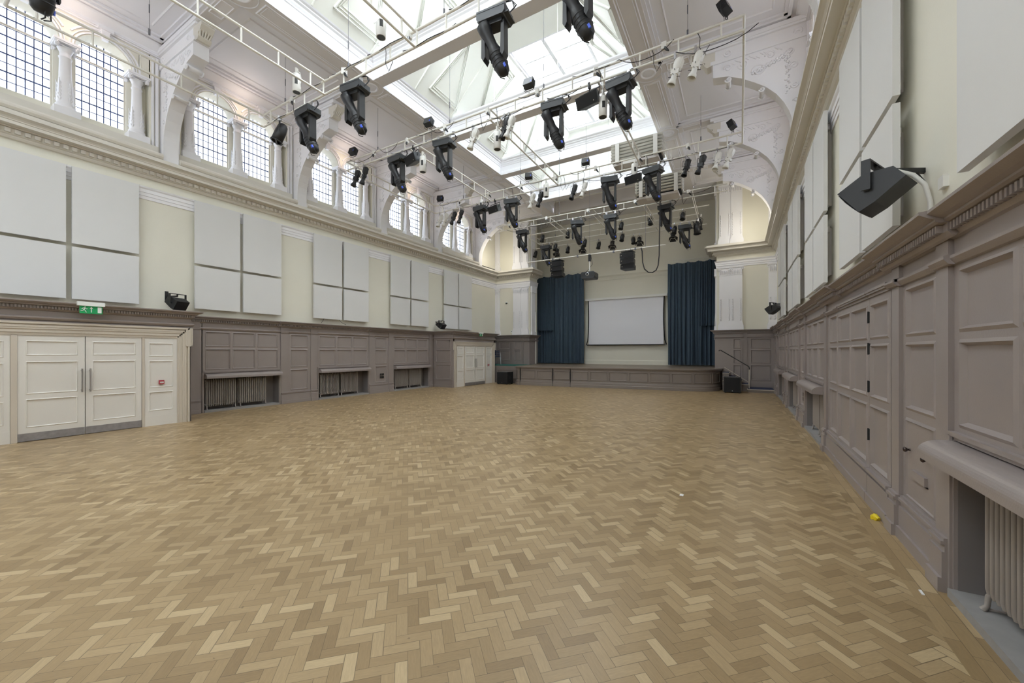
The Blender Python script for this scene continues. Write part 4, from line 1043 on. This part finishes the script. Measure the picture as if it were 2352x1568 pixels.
place(wash_box(), row(8.6, 8.02, [-11.08,-7.77,-4.50], 'small black flood light standing on top', 3, 0, .1)+row(13.06, 7.98, [-11.15,-6.85,-4.62], 'small black flood light standing on top', 3, .1, .2)+[(-.25,8.6,8.02,1.2,'black flood light at the right-hand end of the second cross truss'),(-.19,13.06,7.98,1.2,'black flood light at the right-hand end of the third cross truss')], 'flood light', 'flood lights standing on the trusses')
place(profile_spot('black','profile_spotlight'), row(8.6, 7.72, [-10.95,-10.55,-5.2], 'slim black profile spotlight', 3, 0, .3)+row(13.06, 7.64, [-10.44,-10.07,-6.38,-5.07,-1.41,-1.01], 'slim black profile spotlight', 6, 0, .4), 'profile spotlight', 'black profile spotlights')
place(profile_spot('whitefix','profile_spotlight'), row(8.6, 7.72, [-6.2,-5.07,-1.13,-.75], 'white profile spotlight', 4, 0, .5)+row(13.06, 7.64, [-11.18,-10.89,-6.73,-4.7,-.57,-.27], 'white profile spotlight', 6, 0, .5), 'profile spotlight', 'white profile spotlights')
place(box_speaker(), row(8.6, 7.74, [-8.37,-2.95], 'black box loudspeaker in a yoke', 2, -.1, .2)+row(13.06, 7.66, [-8.35,-2.96], 'black box loudspeaker in a yoke', 2, -.1, .2), 'loudspeaker', 'box loudspeakers under the trusses')
cy = [(-6.37,5.0,7.80,.4,'white cylindrical spotlight near the top centre left of the photo, closest to the camera'),(-9.3,5.2,8.1,.4,'white cylindrical spotlight above the left moving heads of the nearest truss')]
cy[0] = (-6.35,5.60,8.66,.4,cy[0][4]); cy[1] = (-9.45,5.7,8.62,.4,cy[1][4])
cy += row(8.6, 7.47, [-8.0,-5.43,-2.64], 'white cylindrical spotlight', 3)+row(13.06, 7.9, [-9.02,-6.13,-2.96], 'white cylindrical spotlight', 3)
cyp = cyl_speaker(); place(cyp, cy, 'spotlight', 'white cylindrical spotlights')
m = MB(); m.tube([(-6.35,5.6,8.54),(-6.2,5.3,8.12)], .01, 5).tube([(-9.45,5.7,8.5),(-9.5,5.8,8.12)], .01, 5)
tag(m.build('mounting_arm', 'whitefix'), 'thin white mounting arms of the cylindrical spotlights on nearest truss', 'bracket')
fz = []
pos = [(-9.10,19.5,7.6,1),(-5.0,19.1,8.06,1),(-9.18,19.1,8.5,1)]
FL = [(-9.18,19.1,8.06),(-7.72,19.1,8.06),(-4.95,19.1,8.06),(-3.6,19.1,8.06),(-2.2,19.1,8.06),(-8.6,19.5,7.6),(-6.94,19.5,7.6),(-5.01,19.5,7.6),(-2.6,19.5,7.6)]
BL = [(-8.85,20.3,7.60),(-7.33,20.3,7.60),(-5.72,20.3,7.60),(-4.35,20.3,7.60),(-2.77,20.3,7.60)]
PL = [(-10.2,20.3,7.60),(-8.2,20.3,7.60),(-6.45,20.3,7.60),(-4.65,20.3,7.60)]
nthw = ['leftmost','second','third','fourth','fifth','sixth','seventh','eighth','rightmost']
its = []
for i, (x, y, z) in enumerate(sorted(FL)): its.append((x,y,z,.3*math.sin(x*3), 'small black lantern in its yoke over the stage front, %s from the left' % ('last' if i == 8 else ['first','second','third','fourth','fifth','sixth','seventh','eighth'][i])))
for i, (x, y, z) in enumerate(PL): its.append((x,y,z,.4*math.sin(x*5), 'small black par can on the rearmost stage pipe, %s of four from the left' % ['first','second','third','last'][i]))
place(fresnel(False), its, 'stage lantern', 'small black par cans over the stage')
place(fresnel(True), [(x,y,z,.2*math.sin(x*4), 'black fresnel with flared barn doors on rear stage pipe, %s from left' % nthw[i] ) for i, (x,y,z) in enumerate(BL)], 'stage lantern', 'black fresnels with barn doors over the stage')
bigpar = fresnel(False); bigpar.location = (-10.45,5.85,7.80); bigpar.rotation_euler = (.0,0,-.6); bigpar.scale = (1.35,1.35,1.35); tag(bigpar, 'black par can hanging at the left end of the nearest cross truss', 'stage lantern')
d = dup(bigpar, (-1.55,20.0,7.95), 'large black par can at the right end of the stage pipes'); d.rotation_euler = (.3,0,.7)
d = dup(bigpar, (-1.62,19.5,7.62), 'lowest large black par can at the right end of the stage pipes'); d.rotation_euler = (.2,0,.5)

# junction boxes and looping cables along the trusses
rnd = random.Random(5); k = 0
for (Y, zu, zl, x0, x1) in ((5.85,8.12,7.8,-11,-1),(8.6,8.02,7.74,-11.2,0),(13.06,7.98,7.66,-11.2,0),(16.75,7.96,7.7,-10,-1)):
    m = MB()
    x = x0
    while x < x1-.5:
        L = rnd.uniform(.5,1.5); dz = rnd.uniform(.05,.22) if Y > 6 else .04; z = rnd.choice((zu,zl)); P = []
        for j in range(9):
            q = j/8; P.append((x+L*q, Y-.03+.02*math.sin(q*9), z+.02-dz*4*q*(1-q)))
        m.tube(P, .008, 5); x += L*rnd.uniform(.5,1.2)
    for i in range(6 if Y > 6 else 3):
        xx = rnd.uniform(x0+.5,x1-.5); m.tube([(xx,Y,zu),(xx+.05,Y-.03,zu-.15),(xx+.02+.1*rnd.random(),Y-.03,zl-.05),(xx+.1,Y,zl-.22),(xx+.22,Y,zl-.05)], .007, 5)
    tag(m.build('truss_cable', 'cable'), 'black power cables looping along %s' % tn[Y], 'cable', 'power cables on the trusses')
m0 = None
jb = []
for (Y, z, n_) in ((5.85,8.12,5),(8.6,8.02,7),(13.06,7.98,7),(16.75,7.96,5)):
    for i in range(n_): jb.append((-10.6+10.2*(i+.35)/n_, Y, z))
for i, (x, y, z) in enumerate(jb):
    lab = 'small white pipe clamp with black plug on %s' % tn[y]
    if i == 0:
        t = thing('socket_clamp', (x,y,z), 0, lab, 'plug socket', 'plug sockets on '+tn[y])
        MB().box(-.05,.05,-.045,.045,-.10,.04).build('clamp', 'whitefix', t); MB().tube([(.02,-.02,-.08),(.06,-.05,-.15),(.10,-.06,-.20)], [.03,.028,.012], 8).build('plug', 'black', t); jp = t
    else: dup(jp, (x,y,z), lab, rz=.5*math.sin(i*2), group='plug sockets on '+tn[y])

# louvred air units hanging under the ceiling
def air_unit():
    t = thing('ceiling_air_unit'); 
    for k in range(6):
        m = MB(); z = .28-.11*k; m.prism([(-.36,z),(-.30,z+.045),(.10,z+.045),(.16,z),(.10,z-.045),(-.30,z-.045)], -.86, .86, 0)
        m2 = MB(); m2.prism([(-.38,z),(-.30,z+.03),(.28,z+.03),(.34,z),(.28,z-.03),(-.30,z-.03)], -.85, .85, 0); m2.build('slat', 'louvre', t)
    MB().box(-.80,.80,-.22,.22,-.38,.30).build('core', 'dark', t)
    for x in (-.68,.58): MB().box(x,x+.13,-.42,-.36,-.42,.24).build('strap', 'louvre', t)
    MB().box(-.78,.72,-.30,.30,-.46,-.38).build('base_tray', 'soffit', t); MB().box(-.42,.05,-.40,-.1,-.50,-.36).build('control_box', 'whitefix', t)
    m = MB(); m.prism([(-.85,.33),(.88,.33),(.88,.37),(-.85,.37)], -.35, .35, 1) if False else None
    m.tube([(.80,-.1,.3),(-.6,.5,.75)], .05, 4); m.tube([(-.6,.5,.75),(-.3,.9,1.4)], .05, 4); m.build('hanger_arm', 'louvre', t)
    return t
place(air_unit(), [(-3.05,14.0,8.62,.0,'larger white louvred air unit hanging beyond the second truss'),(-2.68,16.0,8.05,0,'lower white louvred air unit hanging above the stage truss')], 'air unit', 'white louvred air units')
# vertical service pipes in the rooflight coffers
for i, (x, y) in enumerate(((-6.95,8.0),(-7.0,10.9),(-7.05,14.3),(-4.6,10.6))):
    tag(MB().tube([(x,y,9.9),(x,y,12.1)], .016, 6).build('hanging_rod', 'whitefix'), 'thin white vertical rod in the roof coffer, %s from the left' % ['first','second','third','fourth'][i], 'rod', 'thin white rods in the roof coffers')

# ------------------------------------------------------------------ projector and line arrays
t = thing('projector', (-5.65,16.5,4.98), label='dark grey ceiling projector hanging on a white pole', cat='projector')
MB().prism([(-.27,-.15),(.27,-.15),(.30,-.08),(.30,.08),(.26,.13),(-.26,.13),(-.30,.08),(-.30,-.08)], -.28, .28, 1).build('body', 'dgrey', t)
MB().lathe([(0,0),(.06,0),(.075,.02),(.075,.05),(.05,.055)], (-.0,-.27,.02), (0,-1,0), 16).build('lens', 'lens', t)
m = MB(); [m.box(-.33,-.12,-.286,-.28,-.07+.022*k,-.06+.022*k) for k in range(7)]; [m.box(.12,.33,-.286,-.28,-.07+.022*k,-.06+.022*k) for k in range(7)]; m.build('vent', 'black', t)
MB().tube([(0,0,.12),(0,0,.92)], .03, 10).build('pole', 'whitefix', t); MB().box(-.1,.1,-.1,.1,.12,.15).box(-.05,.05,-.05,.05,.62,.92).build('mount', 'blackm', t)
MB().tube([(.05,0,.9),(.12,.02,.5),(-.1,.05,.25),(-.28,.05,.12)], .01, 6).build('cable', 'cable', t)
def line_array():
    t = thing('line_array_speaker')
    z = 0
    MB().box(-.24,.24,-.2,.2,-.10,-.07).tube([(-.1,0,-.08),(-.1,0,.06)], .02, 6).tube([(.1,0,-.08),(.1,0,.04)], .015, 6).build('fly_frame', 'blackm', t)
    for k in range(3):
        R = rot('X', -.06*k); c = Vector((0, .02*k*k, -.24-.235*k))
        m = MB(); m.add([tuple(c+R@Vector(p)) for p in ((-.29,-.2,-.105),(.29,-.2,-.105),(.29,-.2,.105),(-.29,-.2,.105),(-.22,.2,-.08),(.22,.2,-.08),(.22,.2,.08),(-.22,.2,.08))], [(0,1,2,3),(4,7,6,5),(0,4,5,1),(3,2,6,7),(0,3,7,4),(1,5,6,2)])
        cb = m.build('cabinet', 'black', t); m = MB(); m.obox(c+R@Vector((0,-.203,0)), .54, .005, .18, R); m.build('grille', 'cloth_black', cb)
        m = MB(); m.obox(c+R@Vector((-.22,-.207,0)), .03, .003, .03, R); m.build('badge', 'arch', cb)
    return t
place(line_array(), [(-7.16,16.5,5.88,-.12,'black three-box hanging loudspeaker in front of the left curtain'),(-3.99,16.5,5.88,-.12,'black three-box hanging loudspeaker right of the projector')], 'loudspeaker', 'three-box hanging loudspeakers')
tag(MB().tube([(-3.46,16.45,5.9),(-3.42,16.45,5.75),(-3.40,16.45,5.3),(-3.33,16.45,5.02),(-3.18,16.45,4.87),(-3.02,16.45,4.84),(-2.88,16.45,4.92),(-2.80,16.45,5.1),(-2.76,16.45,5.5),(-2.75,16.45,6.3),(-2.72,16.4,7.6),(-2.74,16.2,8.2)], .022, 8).build('cable_loop', 'cable'), 'thick black cable hanging in a long loop above the stage', 'cable')

# ------------------------------------------------------------------ wall speakers
def wall_speaker(ang=0.0):
    t = thing('wall_speaker')     # local: -x away from the wall, wall plane at x = +.45
    m = MB()
    P = [(-.20,.0),(-.12,.17),(.10,.17),(.22,.02),(.10,-.15),(-.08,-.17)]
    R = rot('Y', .0)
    m.prism([(-.25,.045),(-.045,.17),(.17,.165),(.255,.05),(.04,-.12),(-.08,-.185)], -.17, .17, 1); m.build('cabinet', 'blackm', t)
    m = MB(); m.prism([(-.254,.04),(-.085,-.185),(-.13,-.135),(-.19,-.06)], -.155, .155, 1); m.build('grille', 'cloth_black', t)
    m = MB(); m.box(-.05,.02,-.215,-.205,.0,.28); m.box(-.05,.02,.205,.215,.0,.28); m.box(-.05,.02,-.215,.215,.27,.285); m.build('yoke', 'blackm', t)
    for s in (-1,1): MB().lathe([(0,0),(.028,0),(.028,.03),(.012,.034),(0,.034)], (-.015,s*.172,.02), (0,s,0), 6).build('knob', 'dgrey', t)
    m = MB(); m.tube([(.0,0,.28),(.0,0,.22)], .02, 6); Ra = rot('Z', ang); L_ = .42/max(.5, math.cos(ang-.5 if ang else 0))
    m.obox(Ra@Vector((L_/2,0,.22)), L_, .04, .045, Ra); Rw = rot('Z', .5 if ang else 0); e_ = Ra@Vector((L_,0,0)); m.obox(e_+Vector((0,0,.22)), .015, .10, .32, Rw); m.tube([tuple(e_+Vector((0,0,.09))), tuple(Ra@Vector((L_-.10,0,.21)))], .014, 5); m.build('wall_bracket', 'blackm', t)
    return t
place(wall_speaker(1.0), [(1.02,4.50,3.03,-.5,'large black wall loudspeaker on a bracket at the right, nearest the camera'),(1.02,16.3,3.12,-.5,'small-looking far black wall loudspeaker on the right wall')], 'loudspeaker', 'wall loudspeakers on brackets')
place(wall_speaker(0), [(-12.36,4.35,2.88,PI+.25,'black wall loudspeaker above the near exit sign on the left wall'),(-12.36,14.55,2.90,PI,'black wall loudspeaker between far acoustic panels on the left wall')], 'loudspeaker', 'wall loudspeakers on brackets')
tag(MB().tube([(1.06,4.55,3.20),(1.16,4.56,3.22),(1.27,4.56,3.16),(1.33,4.52,3.05),(1.355,4.50,2.90),(1.36,4.50,2.64)], .018, 8).build('cable_conduit', 'wcable'), 'white cable conduit curving from the near right loudspeaker to the panelling', 'cable')
tag(MB().box(1.345,1.38,4.24,4.33,2.93,3.02).build('junction_box', 'whitefix'), 'small white junction box beside the near right loudspeaker bracket', 'junction box')

# ------------------------------------------------------------------ subwoofers, chairs, sundries
def sub():
    t = thing('subwoofer')
    MB().box(-.31,.31,-.30,.30,.03,.62).build('cabinet', 'blackm', t); MB().box(-.285,.285,-.306,-.30,.05,.60).build('grille', 'cloth_black', t); MB().box(-.015,.015,-.310,-.306,.07,.10).build('badge', 'chrome', t)
    for s in (-1,1): MB().lathe([(.055,0),(.06,.004),(.045,.004),(.03,-.0)], (s*.309,-.05,.34), (s,0,0), 16).build('handle', 'dgrey', t)
    m = MB(); [m.box(x-.03,x+.03,y-.03,y+.03,0,.03) for x in (-.25,.25) for y in (-.25,.25)]; m.build('foot', 'dark', t)
    return t
place(sub(), [(-10.48,17.35,0,.0,'black subwoofer on the floor left of the stage'),(-.24,18.42,0,0,'black subwoofer on the floor in front of the stage steps')], 'subwoofer', 'black subwoofers beside the stage')
tag(MB().tube([(-10.15,17.5,.04),(-10.08,17.6,.10),(-9.98,17.25,.03),(-10.02,17.0,.01)], .008, 6).build('floor_cable', 'cable'), 'black cable between the left subwoofer and the stage', 'cable')
def chair(z, lab):
    t = thing('stacking_chair', (-12.02,18.75,.93+z), 1.15, lab, 'chair', 'navy chairs stacked on the side platform')
    def cushion(x0,x1,y0,y1,z0,z1):
        m = MB(); m.box(x0,x1,y0,y1,z0,z1); return m
    cushion(-.22,.22,-.21,.21,.43,.47).build('seat', 'navy', t)
    m = MB(); m.add([(-.21,.20,.55),(.21,.20,.55),(.20,.27,.86),(-.20,.27,.86),(-.21,.23,.55),(.21,.23,.55),(.20,.30,.86),(-.20,.30,.86)], [(0,1,2,3),(4,7,6,5),(3,2,6,7),(0,3,7,4),(1,5,6,2),(0,4,5,1)]); m.build('backrest', 'navy', t)
    for s in (-1,1):
        MB().tube([(s*.25,-.28,0),(s*.235,-.20,.43)], .011, 6).build('leg', 'chrome', t)
        MB().tube([(s*.25,.30,0),(s*.235,.22,.43),(s*.225,.24,.6),(s*.215,.30,.90)], .011, 6).build('leg', 'chrome', t)
    MB().tube([(-.235,-.2,.42),(.235,-.2,.42)], .01, 6).tube([(-.215,.30,.90),(0,.305,.92),(.215,.30,.90)], .01, 6).build('frame_bar', 'chrome', t)
for i, w in enumerate(('bottom','second','third','top')): chair(.105*i, 'navy stacking chair on the side platform, %s of its stack' % w)
def sockets(X, y, z, s, lab):
    t = thing('socket_group', label=lab, cat='wall sockets'); T = (lambda p,yy,zz: (X+s*p,yy,zz))
    for a, b in ((-.10,-.035),(-.015,.10)):
        for c, d in ((.015,.095),(-.095,-.015)): MB(T).box(0,.008,y+a,y+b,z+c,z+d).build('plate', 'socket', t)
sockets(-12.625, 11.18, .68, 1, 'four black wall sockets low on left wall panelling'); sockets(1.29, 11.25, .62, -1, 'black wall sockets low on right wall panelling')
t = thing('security_camera', (-11.95,19.94,4.58), label='small black dome camera on the cream wall left of the stage', cat='camera'); MB().lathe([(0,0),(.07,0),(.07,-.02)], ax=(0,0,1)).box(-.04,.04,-.02,.06,-.0,.03).build('mount', 'signwhite', t); MB().lathe([(.065,-.02),(.06,-.06),(.035,-.09),(0,-.10)]).build('dome', 'black', t)
for i, (x, l) in enumerate(((-11.80,'left'),(-11.55,'right'))):
    t = thing('motion_sensor', (x-.85*(1-i),19.9,2.86), label='small white sensor box above the panelling, %s of the two left of the stage' % l, cat='sensor', group='white sensors left of the stage')
    MB().box(-.05,.05,-.02,.08,-.10,.05).build('case', 'signwhite', t); MB().lathe([(0,0),(.022,0),(.018,.02),(0,.025)], (0,-.02,-.02), (0,-1,0), 10).build('lens', 'dark', t)
tag(MB().tube([(1.19,5.16,.012),(1.17,5.2,.03),(1.15,5.23,.012)], [.02,.028,.012], 6).tube([(1.14,5.17,.012),(1.19,5.22,.022),(1.16,5.15,.014)], .016, 5).build('plastic_scrap', 'yellow'), 'crumpled yellow plastic scrap on the floor by the right skirting', 'litter')
tag(MB().box(1.085,1.10,3.74,3.80,0,.006).build('paper_scrap', 'paper'), 'small white paper strip on the floor near the right radiator', 'litter')
tag(MB().box(-.60,-.56,4.90,4.96,0,.004).build('paper_scrap', 'paper'), 'tiny white paper scrap in the middle of the parquet floor', 'litter')
for i, (y, dy) in enumerate(((8.6,-.22),(9.15,.22))):
    tag(MB().tube([(-12.60,y+dy*.0,2.85),(-12.55,y+dy*.5,2.72),(-12.47,y+dy,2.65)], .007, 5).build('dangling_cable', 'cable'), '%s short black cable hanging below the third set of acoustic panels' % ('left','right')[i], 'cable', 'cables below the third panel set')
tag(MB().tube([(-.92,21.6,5.6),(-.95,21.2,4.2),(-1.02,20.6,2.6),(-.99,20.0,2.55),(-.97,19.78,2.2)], .008, 5).build('curtain_cord', 'wcable'), 'thin pale cord hanging beside the right curtain', 'cord')
tag(MB().box(-10.37,-10.33,20.6,20.66,.95,4.0).build('cable_trunking', 'whitefix'), 'narrow white trunking running up the pier beside the left curtain', 'trunking')

# ------------------------------------------------------------------ light
w = bpy.data.worlds.new('World'); SC.world = w; w.use_nodes = True
bg = w.node_tree.nodes['Background']; bg.inputs[0].default_value = (.90,.95,1.0,1); bg.inputs[1].default_value = 7.5
def portal(loc, rotm, sx, sy):
    l = bpy.data.lights.new('portal', 'AREA'); l.shape = 'RECTANGLE'; l.size = sx; l.size_y = sy; l.cycles.is_portal = True
    o = bpy.data.objects.new('portal', l); COL.objects.link(o); o.location = loc; o.rotation_euler = rotm; return o
for a, b in zip(LB[:-1], LB[1:]):
    pass
for a, b in SEG: portal(((gl+gr)/2,(a+b)/2,ZG+.3), (0,0,0), 2.65, b-a)
for c in WC[1:]:
    portal((-13.10,c,7.95), (0,-PI/2,0), 1.9, 2.1)
    if c > 0: portal((1.76,c,7.95), (0,PI/2,0), 1.9, 2.1)
portal((-5.66,Y0-.05,7.4), (PI/2,0,0), 9.0, 3.2)
def lamp(name, typ, loc, energy, color=(1,1,1), size=.3, rot_=None, sy=None):
    l = bpy.data.lights.new(name, typ); l.energy = energy; l.color = color
    if typ == 'AREA':
        l.shape = 'RECTANGLE'; l.size = size; l.size_y = sy or size
    elif typ == 'POINT': l.shadow_soft_size = size
    o = bpy.data.objects.new(name, l); COL.objects.link(o); o.location = loc
    if rot_: o.rotation_euler = rot_
# uplighters standing on the crown cornice at the stage end and along the walls
for x in (-11.6,.25): lamp('uplighter', 'POINT', (x,18.6,7.0), 24, (1,.93,.80), .15)
for c in WC[1:]:
    for x in (-12.3,.96): lamp('uplighter', 'POINT', (x,c,8.75), 4, (1,.80,.70), .1)

# ------------------------------------------------------------------ camera
cam = bpy.data.cameras.new('camera'); co = bpy.data.objects.new('camera', cam); COL.objects.link(co)
f = 900/2352*36; cam.sensor_width = 36; cam.sensor_fit = 'HORIZONTAL'; cam.lens = f; cam.shift_y = 23/2352; cam.clip_start = .05; cam.clip_end = 200
co.location = (0,0,1.67); co.rotation_euler = (PI/2, 0, math.atan(522/900)); SC.camera = co
vs_ = SC.view_settings; vs_.view_transform = 'Standard'; vs_.look = 'None'; vs_.exposure = 0.72; vs_.gamma = 1; vs_.use_curve_mapping = False
SC.cycles.use_denoising = True; SC.cycles.max_bounces = 10; SC.cycles.diffuse_bounces = 7; SC.cycles.glossy_bounces = 3; SC.cycles.transparent_max_bounces = 8
SC.cycles.sample_clamp_indirect = 8; SC.cycles.caustics_reflective = False; SC.cycles.caustics_refractive = False

for o_ in bpy.data.objects:
    if o_.name.startswith('wall_speaker') and not o_.parent: o_.scale = (.88,.88,.88)
    if o_.name.startswith('moving_head_light') and not o_.parent: o_.scale = (1.1,1.1,1.1)
